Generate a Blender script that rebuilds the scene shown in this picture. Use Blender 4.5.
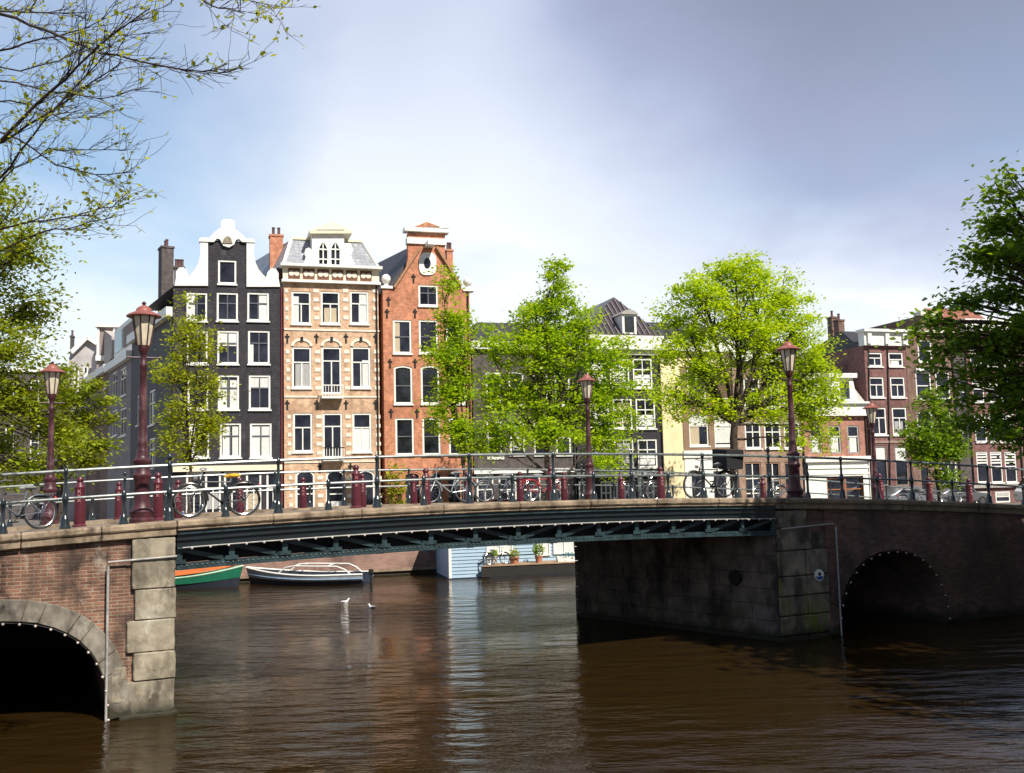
import bpy, bmesh, math, random
import numpy as np
from mathutils import Vector, Matrix
from mathutils.geometry import tessellate_polygon

for o in list(bpy.data.objects): bpy.data.objects.remove(o)
SC = bpy.context.scene
COL = SC.collection
R = math.radians
RNG = random.Random(7)
NP = np.random.default_rng(7)

# ------------------------------------------------------------------ camera
HC, PITCH, ROLL, FPX = 4.2, R(5.5), R(1.4), 1000.0
fwd = Vector((0, math.cos(PITCH), math.sin(PITCH)))
_up = Vector((0, -math.sin(PITCH), math.cos(PITCH))); _rt = Vector((1, 0, 0))
rt = _rt * math.cos(ROLL) - _up * math.sin(ROLL)
up = _rt * math.sin(ROLL) + _up * math.cos(ROLL)
EYE = Vector((0, 0, HC))
cd = bpy.data.cameras.new('camera'); cam = bpy.data.objects.new('camera', cd); COL.objects.link(cam)
cd.sensor_width = 36; cd.lens = FPX / 1024 * 36; cd.clip_end = 3000; cd.clip_start = 0.1
m = Matrix((rt, up, -fwd)).transposed().to_4x4(); m.translation = EYE
cam.matrix_world = m
SC.camera = cam

# ------------------------------------------------------------------ light
SUN_EL, SUN_AZ = R(46), R(140)          # azimuth clockwise from +Y (the view direction)
SUN_POWER, SKY_POWER, EXPOSURE = 5.0, 0.13, 0.42
sd = Vector((math.sin(SUN_AZ) * math.cos(SUN_EL), math.cos(SUN_AZ) * math.cos(SUN_EL), math.sin(SUN_EL)))
sl = bpy.data.lights.new('sun', 'SUN'); so = bpy.data.objects.new('sun', sl); COL.objects.link(so)
sl.energy = SUN_POWER; sl.angle = R(0.5); sl.color = (1.0, 0.94, 0.84)
so.rotation_euler = sd.to_track_quat('Z', 'Y').to_euler(); so.location = (30, -40, 60)
SC.view_settings.view_transform = 'Standard'
SC.view_settings.look = 'None'; SC.view_settings.gamma = 1.0; SC.view_settings.use_curve_mapping = False
SC.view_settings.exposure = EXPOSURE

W = bpy.data.worlds.new('World'); SC.world = W; W.use_nodes = True
def world():
    nt = W.node_tree; N = nt.nodes; L = nt.links
    for n in list(N): N.remove(n)
    def nd(t, **k):
        n = N.new(t)
        for a, b in k.items(): setattr(n, a, b)
        return n
    def mth(op, a, b=None, c=None, clamp=False):
        n = nd('ShaderNodeMath', operation=op); n.use_clamp = clamp
        for i, x in enumerate((a, b, c)):
            if x is None: continue
            if isinstance(x, (int, float)): n.inputs[i].default_value = x
            else: L.new(x, n.inputs[i])
        return n.outputs[0]
    def sstep(x, a, b):
        n = nd('ShaderNodeMapRange', interpolation_type='SMOOTHSTEP'); L.new(x, n.inputs[0])
        n.inputs[1].default_value = a; n.inputs[2].default_value = b
        return n.outputs[0]
    sky = nd('ShaderNodeTexSky', sky_type='NISHITA', sun_disc=False)
    sky.sun_elevation = SUN_EL; sky.sun_rotation = SUN_AZ; sky.air_density = 1.2; sky.dust_density = 1.5
    bsky = nd('ShaderNodeBackground'); L.new(sky.outputs[0], bsky.inputs[0]); bsky.inputs[1].default_value = SKY_POWER
    tc = nd('ShaderNodeTexCoord'); sep = nd('ShaderNodeSeparateXYZ'); L.new(tc.outputs['Generated'], sep.inputs[0])
    X, Y, Z = sep.outputs
    zz = mth('ADD', mth('MAXIMUM', Z, 0.0), 0.22)
    comb = nd('ShaderNodeCombineXYZ')
    L.new(mth('DIVIDE', X, zz), comb.inputs[0]); L.new(mth('DIVIDE', Y, zz), comb.inputs[1])
    n1 = nd('ShaderNodeTexNoise'); n1.inputs['Scale'].default_value = 1.0; n1.inputs['Detail'].default_value = 8; n1.inputs['Roughness'].default_value = 0.5; n1.inputs['Distortion'].default_value = 0.2
    L.new(comb.outputs[0], n1.inputs['Vector'])
    n2 = nd('ShaderNodeTexNoise'); n2.inputs['Scale'].default_value = 0.42; n2.inputs['Detail'].default_value = 3
    L.new(comb.outputs[0], n2.inputs['Vector'])
    nz = mth('SUBTRACT', n1.outputs[0], 0.5); nz2 = mth('SUBTRACT', n2.outputs[0], 0.5)
    # heavy rain bank to the east, thin bright cloud below and around it
    f = mth('ADD', mth('MULTIPLY_ADD', X, 1.7, 0.33), mth('MULTIPLY', nz, 1.05))
    bank = mth('MULTIPLY', sstep(f, 0.30, 0.80), sstep(mth('MULTIPLY_ADD', nz, 0.35, Z), 0.14, 0.25))
    h = sstep(Z, 0.20, 0.48)
    v = mth('SUBTRACT', 0.97, mth('MULTIPLY', bank, 0.43))
    v = mth('SUBTRACT', v, mth('MULTIPLY', h, 0.29))
    v = mth('SUBTRACT', v, mth('MULTIPLY', sstep(Y, 0.25, -0.35), 0.55))  # darker cloud added behind the camera, out of view, to deepen the shadows
    v = mth('ADD', v, mth('MULTIPLY', nz, 0.34)); v = mth('ADD', v, mth('MULTIPLY', nz2, 0.30))
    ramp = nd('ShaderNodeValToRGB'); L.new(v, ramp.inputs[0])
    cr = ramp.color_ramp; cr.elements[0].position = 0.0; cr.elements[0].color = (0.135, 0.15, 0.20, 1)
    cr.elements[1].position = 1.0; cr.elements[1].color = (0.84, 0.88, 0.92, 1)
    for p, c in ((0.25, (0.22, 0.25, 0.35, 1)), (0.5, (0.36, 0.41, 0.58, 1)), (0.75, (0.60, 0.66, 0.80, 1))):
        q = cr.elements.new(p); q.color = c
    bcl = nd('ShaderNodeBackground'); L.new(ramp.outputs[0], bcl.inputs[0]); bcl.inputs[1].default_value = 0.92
    # clearer sky to the west
    west = sstep(X, -0.06, -0.38)
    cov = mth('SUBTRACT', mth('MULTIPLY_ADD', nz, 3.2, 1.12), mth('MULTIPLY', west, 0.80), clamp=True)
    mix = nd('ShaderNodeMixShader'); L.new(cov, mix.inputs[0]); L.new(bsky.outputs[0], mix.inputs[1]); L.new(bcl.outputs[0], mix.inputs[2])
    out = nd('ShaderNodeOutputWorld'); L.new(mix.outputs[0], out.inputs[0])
world()

# ------------------------------------------------------------------ photo measurement helpers (pixel -> world point)
def ray(px, py): return fwd + rt * ((px - 512) / FPX) - up * ((py - 386.5) / FPX)
def atz(px, py, z=0.0):
    d = ray(px, py); return EYE + d * ((z - HC) / d.z)
def aty(px, py, Y):
    d = ray(px, py); return EYE + d * (Y / d.y)

class Frame:
    """vertical plane frame: local x along the plane, y into the depth, z up"""
    def __init__(s, origin, ang):
        s.o = Vector((origin[0], origin[1], 0)); s.a = ang
        s.u = Vector((math.cos(ang), math.sin(ang), 0)); s.n = Vector((-math.sin(ang), math.cos(ang), 0))
    def hit(s, px, py, d=0.0):
        r = ray(px, py); t = (s.o + s.n * d - EYE).dot(s.n) / r.dot(s.n); q = EYE + r * t
        return (q - s.o).dot(s.u), q.z
    def w(s, x, y, z=0.0): return s.o + s.u * x + s.n * y + Vector((0, 0, z))

# ------------------------------------------------------------------ materials
MATS = {}
def mat(name, base, rough=0.7, var=0.12, scale=3.0, metal=0.0, spec=None, bump=0.0, coat=0.0, detail=4, dirt=None, dirt_scale=0.6, dirt_lo=0.5, dirt_hi=0.7, brick=None, sheen=0, stretch=None, tide=False):
    if name in MATS: return MATS[name]
    M = bpy.data.materials.new(name); M.use_nodes = True
    nt = M.node_tree; N = nt.nodes; L = nt.links
    b = N['Principled BSDF']; b.inputs['Roughness'].default_value = rough; b.inputs['Metallic'].default_value = metal
    if spec is not None: b.inputs['Specular IOR Level'].default_value = spec
    if coat: b.inputs['Coat Weight'].default_value = coat; b.inputs['Coat Roughness'].default_value = 0.15
    tc = N.new('ShaderNodeTexCoord'); vec = tc.outputs['Object']
    if stretch:
        mp = N.new('ShaderNodeMapping'); mp.inputs['Scale'].default_value = stretch; L.new(vec, mp.inputs[0]); vec = mp.outputs[0]
    no = N.new('ShaderNodeTexNoise'); no.inputs['Scale'].default_value = scale; no.inputs['Detail'].default_value = detail; no.inputs['Roughness'].default_value = 0.6
    L.new(vec, no.inputs['Vector'])
    col = None
    if brick:
        bw, bh, mort, mcol, c2 = brick
        sp = N.new('ShaderNodeSeparateXYZ'); L.new(tc.outputs['Object'], sp.inputs[0])
        ad = N.new('ShaderNodeMath'); ad.operation = 'ADD'; L.new(sp.outputs[0], ad.inputs[0]); L.new(sp.outputs[1], ad.inputs[1])
        cb = N.new('ShaderNodeCombineXYZ'); L.new(ad.outputs[0], cb.inputs[0]); L.new(sp.outputs[2], cb.inputs[1])
        br = N.new('ShaderNodeTexBrick'); br.inputs['Scale'].default_value = 1.0
        br.inputs['Brick Width'].default_value = bw; br.inputs['Row Height'].default_value = bh; br.inputs['Mortar Size'].default_value = mort
        br.inputs['Mortar Smooth'].default_value = 0.3; br.inputs['Bias'].default_value = 0.0
        br.inputs['Color1'].default_value = (*base, 1); br.inputs['Color2'].default_value = (*c2, 1); br.inputs['Mortar'].default_value = (*mcol, 1)
        L.new(cb.outputs[0], br.inputs['Vector']); col = br.outputs['Color']
    hsv = N.new('ShaderNodeHueSaturation')
    mr = N.new('ShaderNodeMapRange'); L.new(no.outputs[0], mr.inputs[0]); mr.inputs[1].default_value = 0.25; mr.inputs[2].default_value = 0.75
    mr.inputs[3].default_value = 1 - var * 2; mr.inputs[4].default_value = 1 + var * 2
    L.new(mr.outputs[0], hsv.inputs['Value'])
    if col is not None: L.new(col, hsv.inputs['Color'])
    else: hsv.inputs['Color'].default_value = (*base, 1)
    last = hsv.outputs[0]
    for i, (dc, dsc, lo, hi) in enumerate(dirt or []):
        n2 = N.new('ShaderNodeTexNoise'); n2.inputs['Scale'].default_value = dsc; n2.inputs['Detail'].default_value = 8; n2.inputs['Roughness'].default_value = 0.65
        mp = N.new('ShaderNodeMapping'); mp.inputs['Location'].default_value = (3.7 * i + 1.3, 5.1 * i, 2.2 * i); mp.inputs['Scale'].default_value = (1, 1, 0.55)
        L.new(tc.outputs['Object'], mp.inputs[0]); L.new(mp.outputs[0], n2.inputs['Vector'])
        r2 = N.new('ShaderNodeMapRange'); L.new(n2.outputs[0], r2.inputs[0]); r2.inputs[1].default_value = lo; r2.inputs[2].default_value = hi
        mx = N.new('ShaderNodeMix'); mx.data_type = 'RGBA'; L.new(r2.outputs[0], mx.inputs[0]); L.new(last, mx.inputs[6]); mx.inputs[7].default_value = (*dc, 1)
        last = mx.outputs[2]
    if tide:
        s2 = N.new('ShaderNodeSeparateXYZ'); L.new(tc.outputs['Object'], s2.inputs[0])
        n3 = N.new('ShaderNodeTexNoise'); n3.inputs['Scale'].default_value = 2.2; n3.inputs['Detail'].default_value = 6; L.new(tc.outputs['Object'], n3.inputs['Vector'])
        a3 = N.new('ShaderNodeMath'); a3.operation = 'MULTIPLY_ADD'; L.new(n3.outputs[0], a3.inputs[0]); a3.inputs[1].default_value = -0.55; L.new(s2.outputs[2], a3.inputs[2])
        r3 = N.new('ShaderNodeMapRange'); L.new(a3.outputs[0], r3.inputs[0]); r3.inputs[1].default_value = 0.06; r3.inputs[2].default_value = -0.16
        x3 = N.new('ShaderNodeMix'); x3.data_type = 'RGBA'; L.new(r3.outputs[0], x3.inputs[0]); L.new(last, x3.inputs[6]); x3.inputs[7].default_value = (0.028, 0.026, 0.014, 1); last = x3.outputs[2]
    L.new(last, b.inputs['Base Color'])
    if bump:
        bp = N.new('ShaderNodeBump'); bp.inputs['Strength'].default_value = bump; bp.inputs['Distance'].default_value = 0.03
        hsrc = no.outputs[0]
        if brick:
            mm = N.new('ShaderNodeMath'); mm.operation = 'SUBTRACT'; L.new(no.outputs[0], mm.inputs[0]); L.new(br.outputs['Fac'], mm.inputs[1]); hsrc = mm.outputs[0]
        L.new(hsrc, bp.inputs['Height']); L.new(bp.outputs[0], b.inputs['Normal'])
    MATS[name] = M; return M

def glass(name, base=(0.025, 0.03, 0.035), rough=0.06):
    return mat(name, base, rough, 0.5, 0.5, spec=0.7)

def leafmat(name, c1, c2, trans=0.45):
    if name in MATS: return MATS[name]
    M = bpy.data.materials.new(name); M.use_nodes = True
    nt = M.node_tree; N = nt.nodes; L = nt.links
    for n in list(N): N.remove(n)
    tc = N.new('ShaderNodeTexCoord'); no = N.new('ShaderNodeTexNoise'); no.inputs['Scale'].default_value = 0.9; no.inputs['Detail'].default_value = 6; no.inputs['Roughness'].default_value = 0.8
    L.new(tc.outputs['Object'], no.inputs['Vector'])
    rp = N.new('ShaderNodeMapRange'); L.new(no.outputs[0], rp.inputs[0]); rp.inputs[1].default_value = 0.3; rp.inputs[2].default_value = 0.7
    mx = N.new('ShaderNodeMix'); mx.data_type = 'RGBA'; mx.inputs[6].default_value = (*c1, 1); mx.inputs[7].default_value = (*c2, 1)
    at = N.new('ShaderNodeAttribute'); at.attribute_name = 'tint'
    ms = N.new('ShaderNodeMath'); ms.operation = 'MULTIPLY_ADD'; L.new(rp.outputs[0], ms.inputs[0]); ms.inputs[1].default_value = 0.55; ms.inputs[2].default_value = -0.25
    ma = N.new('ShaderNodeMath'); ma.operation = 'MULTIPLY_ADD'; ma.use_clamp = True; L.new(at.outputs['Fac'], ma.inputs[0]); ma.inputs[1].default_value = 0.95; L.new(ms.outputs[0], ma.inputs[2]); L.new(ma.outputs[0], mx.inputs[0])
    d = N.new('ShaderNodeBsdfPrincipled'); d.inputs['Roughness'].default_value = 0.5; L.new(mx.outputs[2], d.inputs['Base Color'])
    d.inputs['Specular IOR Level'].default_value = 0.3
    t = N.new('ShaderNodeBsdfTranslucent'); g = N.new('ShaderNodeMix'); g.data_type = 'RGBA'; g.blend_type = 'MULTIPLY'; g.inputs[0].default_value = 1
    L.new(mx.outputs[2], g.inputs[6]); g.inputs[7].default_value = (1.5, 1.35, 0.5, 1); L.new(g.outputs[2], t.inputs['Color'])
    s = N.new('ShaderNodeMixShader'); s.inputs[0].default_value = trans; L.new(d.outputs[0], s.inputs[1]); L.new(t.outputs[0], s.inputs[2])
    o = N.new('ShaderNodeOutputMaterial'); L.new(s.outputs[0], o.inputs[0])
    MATS[name] = M; return M

# ------------------------------------------------------------------ mesh builder
class MB:
    def __init__(s): s.v = []; s.f = []
    def add(s, vs, fs):
        k = len(s.v); s.v += [tuple(v) for v in vs]; s.f += [tuple(i + k for i in f) for f in fs]; return s
    def box(s, x0, x1, y0, y1, z0, z1):
        return s.add([(x0,y0,z0),(x1,y0,z0),(x1,y1,z0),(x0,y1,z0),(x0,y0,z1),(x1,y0,z1),(x1,y1,z1),(x0,y1,z1)],
                     [(0,3,2,1),(4,5,6,7),(0,1,5,4),(1,2,6,5),(2,3,7,6),(3,0,4,7)])
    def bar(s, a, b, w, h=None):
        """square bar between two points"""
        a = Vector(a); b = Vector(b); d = (b - a).normalized(); h = h or w
        r = d.cross(Vector((0,0,1)))
        if r.length < 1e-4: r = Vector((1,0,0))
        r.normalize(); t = r.cross(d)
        vs = [p + r * (x * w / 2) + t * (y * h / 2) for p in (a, b) for x, y in ((-1,-1),(1,-1),(1,1),(-1,1))]
        return s.add(vs, [(0,1,2,3),(7,6,5,4),(0,4,5,1),(1,5,6,2),(2,6,7,3),(3,7,4,0)])
    def tube(s, pts, rad, seg=8, caps=True):
        pts = [Vector(p) for p in pts]; n = len(pts); rs = [rad] * n if isinstance(rad, (int, float)) else list(rad)
        vs = []; ref = None
        for i, p in enumerate(pts):
            d = (pts[min(i + 1, n - 1)] - pts[max(i - 1, 0)]).normalized()
            if ref is None or abs(ref.dot(d)) > 0.99:
                ref = Vector((0,0,1)) if abs(d.z) < 0.9 else Vector((1,0,0))
            a = d.cross(ref).normalized(); b = a.cross(d); ref = b
            vs += [p + (a * math.cos(2*math.pi*k/seg) + b * math.sin(2*math.pi*k/seg)) * rs[i] for k in range(seg)]
        fs = [(i*seg+k, i*seg+(k+1)%seg, (i+1)*seg+(k+1)%seg, (i+1)*seg+k) for i in range(n-1) for k in range(seg)]
        if caps: fs += [tuple(reversed(range(seg))), tuple((n-1)*seg + k for k in range(seg))]
        return s.add(vs, fs)
    def lathe(s, prof, c=(0,0,0), seg=16, sq=None):
        vs = []; fs = []; n = len(prof)
        for r, z in prof:
            for k in range(seg):
                a = 2*math.pi*(k + (0.5 if seg < 9 else 0))/seg
                vs.append((c[0] + r*math.cos(a), c[1] + r*math.sin(a), c[2] + z))
        for i in range(n-1):
            for k in range(seg): fs.append((i*seg+k, i*seg+(k+1)%seg, (i+1)*seg+(k+1)%seg, (i+1)*seg+k))
        fs += [tuple(reversed(range(seg))), tuple((n-1)*seg+k for k in range(seg))]
        return s.add(vs, fs)
    def ball(s, c, r, seg=10, sc=(1,1,1)):
        n = max(4, seg // 2 + 1)
        vs = []; fs = []
        for i in range(1, n):
            t = math.pi * i / n
            for k in range(seg):
                a = 2*math.pi*k/seg
                vs.append((c[0]+r*sc[0]*math.sin(t)*math.cos(a), c[1]+r*sc[1]*math.sin(t)*math.sin(a), c[2]-r*sc[2]*math.cos(t)))
        b = len(vs); vs += [(c[0],c[1],c[2]-r*sc[2]), (c[0],c[1],c[2]+r*sc[2])]
        for i in range(n-2):
            for k in range(seg): fs.append((i*seg+k, i*seg+(k+1)%seg, (i+1)*seg+(k+1)%seg, (i+1)*seg+k))
        for k in range(seg): fs.append((b, (k+1)%seg, k)); fs.append((b+1, (n-2)*seg+k, (n-2)*seg+(k+1)%seg))
        return s.add(vs, fs)
    def prism(s, out, y0, y1, holes=(), hd=None, back=True):
        """polygon in x,z with holes, between depths y0 (front) and y1; holes get reveals hd deep"""
        loops = [[Vector((p[0], p[1], 0)) for p in out]] + [[Vector((p[0], p[1], 0)) for p in h] for h in holes]
        flat = [p for l in loops for p in l]; tr = tessellate_polygon(loops)
        def orient(t):
            a, b, c = (flat[i] for i in t); return t if (b-a).cross(c-a).z > 0 else tuple(reversed(t))
        tr = [orient(t) for t in tr]
        s.add([(p.x, y0, p.y) for p in flat], tr)
        if back:
            tb = tessellate_polygon(loops[:1]); fl = loops[0]
            s.add([(p.x, y1, p.y) for p in fl], [tuple(reversed(t)) if (fl[t[1]]-fl[t[0]]).cross(fl[t[2]]-fl[t[0]]).z > 0 else t for t in tb])
        for li, l in enumerate(loops):
            ar = sum(l[i].x*l[(i+1)%len(l)].y - l[(i+1)%len(l)].x*l[i].y for i in range(len(l)))
            n = len(l); yb = y1 if li == 0 else y0 + (hd or 0.12)
            f = [(i, i+n, (i+1)%n+n, (i+1)%n) for i in range(n)]
            if (ar > 0) != (li > 0): f = [tuple(reversed(q)) for q in f]
            s.add([(p.x, y0, p.y) for p in l] + [(p.x, yb, p.y) for p in l], f)
        return s
    def plan(s, poly, z0, z1):
        """polygon in x,y extruded up"""
        n = len(poly); ar = sum(poly[i][0]*poly[(i+1)%n][1]-poly[(i+1)%n][0]*poly[i][1] for i in range(n))
        if ar < 0: poly = list(reversed(poly))
        t = tessellate_polygon([[Vector((p[0], p[1], 0)) for p in poly]])
        def o(q):
            a, b, c = (Vector((poly[i][0], poly[i][1], 0)) for i in q); return q if (b-a).cross(c-a).z > 0 else tuple(reversed(q))
        t = [o(q) for q in t]
        s.add([(p[0], p[1], z0) for p in poly] + [(p[0], p[1], z1) for p in poly],
              [tuple(reversed(q)) for q in t] + [tuple(i+n for i in q) for q in t] + [(i, (i+1)%n, (i+1)%n+n, i+n) for i in range(n)])
        return s
    def sweep(s, prof, rings):
        """closed profile swept: rings is a list of functions mapping profile point -> xyz"""
        n = len(prof); vs = [g(p) for g in rings for p in prof]; m_ = len(rings)
        fs = [(i*n+k, (i+1)*n+k, (i+1)*n+(k+1)%n, i*n+(k+1)%n) for i in range(m_-1) for k in range(n)]
        fs += [tuple(range(n)), tuple(reversed(range((m_-1)*n, m_*n)))]
        return s.add(vs, fs)
    def build(s, name, material, parent=None, smooth=True, bevel=0.0, fix=True):
        me = bpy.data.meshes.new(name); me.from_pydata(s.v, [], s.f)
        if fix:
            bm = bmesh.new(); bm.from_mesh(me); bmesh.ops.remove_doubles(bm, verts=bm.verts, dist=1e-5)
            bmesh.ops.recalc_face_normals(bm, faces=bm.faces); bm.to_mesh(me); bm.free()
        me.materials.append(material)
        if smooth:
            me.polygons.foreach_set('use_smooth', [True] * len(me.polygons)); me.set_sharp_from_angle(angle=R(38))
        o = bpy.data.objects.new(name, me); COL.objects.link(o)
        if parent: o.parent = parent
        if bevel:
            b = o.modifiers.new('bevel', 'BEVEL'); b.width = bevel; b.segments = 2; b.limit_method = 'ANGLE'
        return o

def chip(o, strength=.03, size=.16, lev=4):
    t = bpy.data.textures.get('stone_wear') or bpy.data.textures.new('stone_wear', 'CLOUDS'); t.noise_scale = size; t.noise_depth = 3
    for m in list(o.modifiers): o.modifiers.remove(m)
    b = o.modifiers.new('bevel', 'BEVEL'); b.width = .02; b.segments = 1
    d = o.modifiers.new('subdivide', 'SUBSURF'); d.subdivision_type = 'SIMPLE'; d.levels = d.render_levels = lev
    q = o.modifiers.new('wear', 'DISPLACE'); q.texture = t; q.strength = strength; q.mid_level = .5; q.texture_coords = 'GLOBAL'
    return o
def tag(o, label=None, cat=None, group=None, kind=None):
    if label: o['label'] = label
    if cat: o['category'] = cat
    if group: o['group'] = group
    if kind: o['kind'] = kind
    return o
def thing(name, label, cat, loc=(0,0,0), rz=0.0, group=None):
    o = bpy.data.objects.new(name, None); COL.objects.link(o); o.location = loc; o.rotation_euler = (0, 0, rz)
    o.empty_display_size = 0.2
    return tag(o, label, cat, group)
def dup(o, parent=None):
    c = o.copy(); COL.objects.link(c); c.parent = parent
    for ch in list(o.children): dup(ch, c)
    return c

# ------------------------------------------------------------------ shared materials
M_ = dict(
 white=mat('white_paint', (0.78, 0.77, 0.72), 0.45, 0.05, 2.0),
 cream=mat('cream_plaster', (0.74, 0.67, 0.50), 0.75, 0.06, 0.8),
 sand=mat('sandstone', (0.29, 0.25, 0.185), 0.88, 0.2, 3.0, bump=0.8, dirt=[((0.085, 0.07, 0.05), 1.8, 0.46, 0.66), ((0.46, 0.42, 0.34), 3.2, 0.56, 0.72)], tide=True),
 sandd=mat('shaded_mossy_stone', (0.16, 0.125, 0.105), 0.9, 0.25, 2.5, bump=0.6, dirt=[((0.06, 0.06, 0.018), 0.8, 0.56, 0.70), ((0.035, 0.026, 0.022), 1.3, 0.46, 0.62)], tide=True),  # moss, plus the unlit inner pier face's shade put into a darker base
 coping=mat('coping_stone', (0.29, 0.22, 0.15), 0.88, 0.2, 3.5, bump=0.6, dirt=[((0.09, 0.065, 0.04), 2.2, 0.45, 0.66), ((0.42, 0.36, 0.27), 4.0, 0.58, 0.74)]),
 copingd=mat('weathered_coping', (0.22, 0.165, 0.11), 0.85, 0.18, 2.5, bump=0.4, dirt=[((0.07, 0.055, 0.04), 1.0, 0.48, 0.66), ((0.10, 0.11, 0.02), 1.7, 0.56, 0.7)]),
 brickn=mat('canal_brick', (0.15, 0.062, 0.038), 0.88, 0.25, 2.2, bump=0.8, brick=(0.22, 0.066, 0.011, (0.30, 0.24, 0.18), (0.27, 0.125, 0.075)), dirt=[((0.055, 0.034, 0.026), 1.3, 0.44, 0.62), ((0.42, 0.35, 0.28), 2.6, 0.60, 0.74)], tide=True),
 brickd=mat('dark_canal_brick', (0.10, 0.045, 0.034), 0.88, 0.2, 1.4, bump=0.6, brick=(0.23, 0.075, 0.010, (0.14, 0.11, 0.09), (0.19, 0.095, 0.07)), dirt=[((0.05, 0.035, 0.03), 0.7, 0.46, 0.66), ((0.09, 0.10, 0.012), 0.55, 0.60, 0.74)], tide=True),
 steel=mat('blue_black_steel', (0.006, 0.011, 0.014), 0.4, 0.25, 2.0, spec=0.5),
 steelt=mat('teal_steel', (0.017, 0.036, 0.041), 0.42, 0.4, 5.0, spec=0.5),
 dark=mat('black_recess', (0.01, 0.01, 0.011), 0.8, 0.2),
 rail=mat('dark_railing_paint', (0.011, 0.018, 0.022), 0.3, 0.25, 6.0, spec=0.6, coat=0.4),
 railtop=mat('worn_rail', (0.12, 0.145, 0.14), 0.3, 0.3, 8.0, spec=0.6),
 maroon=mat('maroon_cast_iron', (0.085, 0.012, 0.022), 0.42, 0.2, 7.0, spec=0.5, bump=0.15),
 maroond=mat('lamp_cast_iron', (0.060, 0.016, 0.022), 0.45, 0.35, 6.0, spec=0.45, bump=0.4, dirt=[((0.17, 0.085, 0.08), 4.0, 0.54, 0.72), ((0.03, 0.012, 0.014), 2.0, 0.5, 0.7)]),
 lampcap=mat('weathered_lamp_cap', (0.27, 0.085, 0.065), 0.5, 0.2, 5.0),
 lampglass=mat('frosted_lamp_glass', (0.60, 0.54, 0.40), 0.12, 0.15, 5.0, spec=0.7),
 zinc=mat('zinc_pipe', (0.34, 0.325, 0.30), 0.55, 0.2, 8.0),
 bulb=mat('bulb_glass', (0.50, 0.42, 0.38), 0.2, 0.1),
 pave=mat('pavers', (0.23, 0.17, 0.125), 0.9, 0.18, 3.0, bump=0.3, brick=(0.2, 0.1, 0.012, (0.14, 0.12, 0.1), (0.28, 0.2, 0.15))),
 asphalt=mat('asphalt', (0.055, 0.052, 0.05), 0.9, 0.2, 30.0, bump=0.2),
 quay=mat('quay_brick', (0.25, 0.13, 0.10), 0.85, 0.2, 1.0, bump=0.4, brick=(0.23, 0.075, 0.01, (0.28, 0.22, 0.19), (0.30, 0.17, 0.13)), dirt=[((0.10, 0.06, 0.05), 0.8, 0.5, 0.7)], tide=True),
 slate=mat('dark_slate', (0.035, 0.034, 0.04), 0.55, 0.25, 4.0, bump=0.3),
 pane=glass('window_glass'),
 panel=mat('dark_panes', (0.018, 0.02, 0.028), 0.05, 0.6, 0.7, spec=0.6),
 curtain=mat('net_curtain', (0.62, 0.63, 0.6), 0.9, 0.14, 7.0, stretch=(6, 6, 0.5)),
 bark=mat('bark', (0.05, 0.036, 0.026), 0.9, 0.25, 6.0, bump=0.6, stretch=(1, 1, 0.3)),
 chrome=mat('chrome', (0.7, 0.7, 0.7), 0.2, 0.05, metal=1.0),
 rubber=mat('black_rubber', (0.015, 0.015, 0.015), 0.7, 0.1),
)

# ------------------------------------------------------------------ water, quays, ground
def water():
    M = bpy.data.materials.new('canal_water'); M.use_nodes = True; nt = M.node_tree; N = nt.nodes; L = nt.links
    b = N['Principled BSDF']; b.inputs['Base Color'].default_value = (0.022, 0.0122, 0.0032, 1); b.inputs['Roughness'].default_value = 0.03
    b.inputs['IOR'].default_value = 1.33; b.inputs['Specular IOR Level'].default_value = 0.45; b.inputs['Specular Tint'].default_value = (1.0, 0.80, 0.56, 1)
    tc = N.new('ShaderNodeTexCoord')
    def noise(sx, sy, scale, det, rough=0.55, rz=0.0):
        mp = N.new('ShaderNodeMapping'); mp.inputs['Scale'].default_value = (sx, sy, 1); mp.inputs['Rotation'].default_value = (0, 0, rz); L.new(tc.outputs['Object'], mp.inputs[0])
        n = N.new('ShaderNodeTexNoise'); n.inputs['Scale'].default_value = scale; n.inputs['Detail'].default_value = det; n.inputs['Roughness'].default_value = rough
        L.new(mp.outputs[0], n.inputs['Vector']); return n.outputs[0]
    a = noise(0.50, 1.2, 1.55, 2, 0.45, R(-7)); c = noise(0.6, 1.4, 8.0, 3, 0.55, R(6)); g = noise(0.6, 1.3, 0.16, 3)
    m1 = N.new('ShaderNodeMath'); m1.operation = 'MULTIPLY_ADD'; L.new(c, m1.inputs[0]); m1.inputs[1].default_value = 0.20; L.new(a, m1.inputs[2])
    mr = N.new('ShaderNodeMapRange'); L.new(g, mr.inputs[0]); mr.inputs[1].default_value = 0.38; mr.inputs[2].default_value = 0.62; mr.inputs[3].default_value = 0.22; mr.inputs[4].default_value = 1.0
    bp = N.new('ShaderNodeBump'); bp.inputs['Distance'].default_value = 0.15; L.new(mr.outputs[0], bp.inputs['Strength']); L.new(m1.outputs[0], bp.inputs['Height']); L.new(bp.outputs[0], b.inputs['Normal'])
    MB().add([(-160,-60,0),(160,-60,0),(160,110,0),(-160,110,0)], [(0,1,2,3)]).build('canal_water', M)['kind'] = 'structure'
water()
ground = MB().add([(-900,-600,-2.5),(900,-600,-2.5),(900,1500,-2.5),(-900,1500,-2.5)], [(0,1,2,3)]).build('canal_bed', mat('mud', (0.05,0.035,0.02), 0.95)); ground['kind'] = 'structure'

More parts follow.
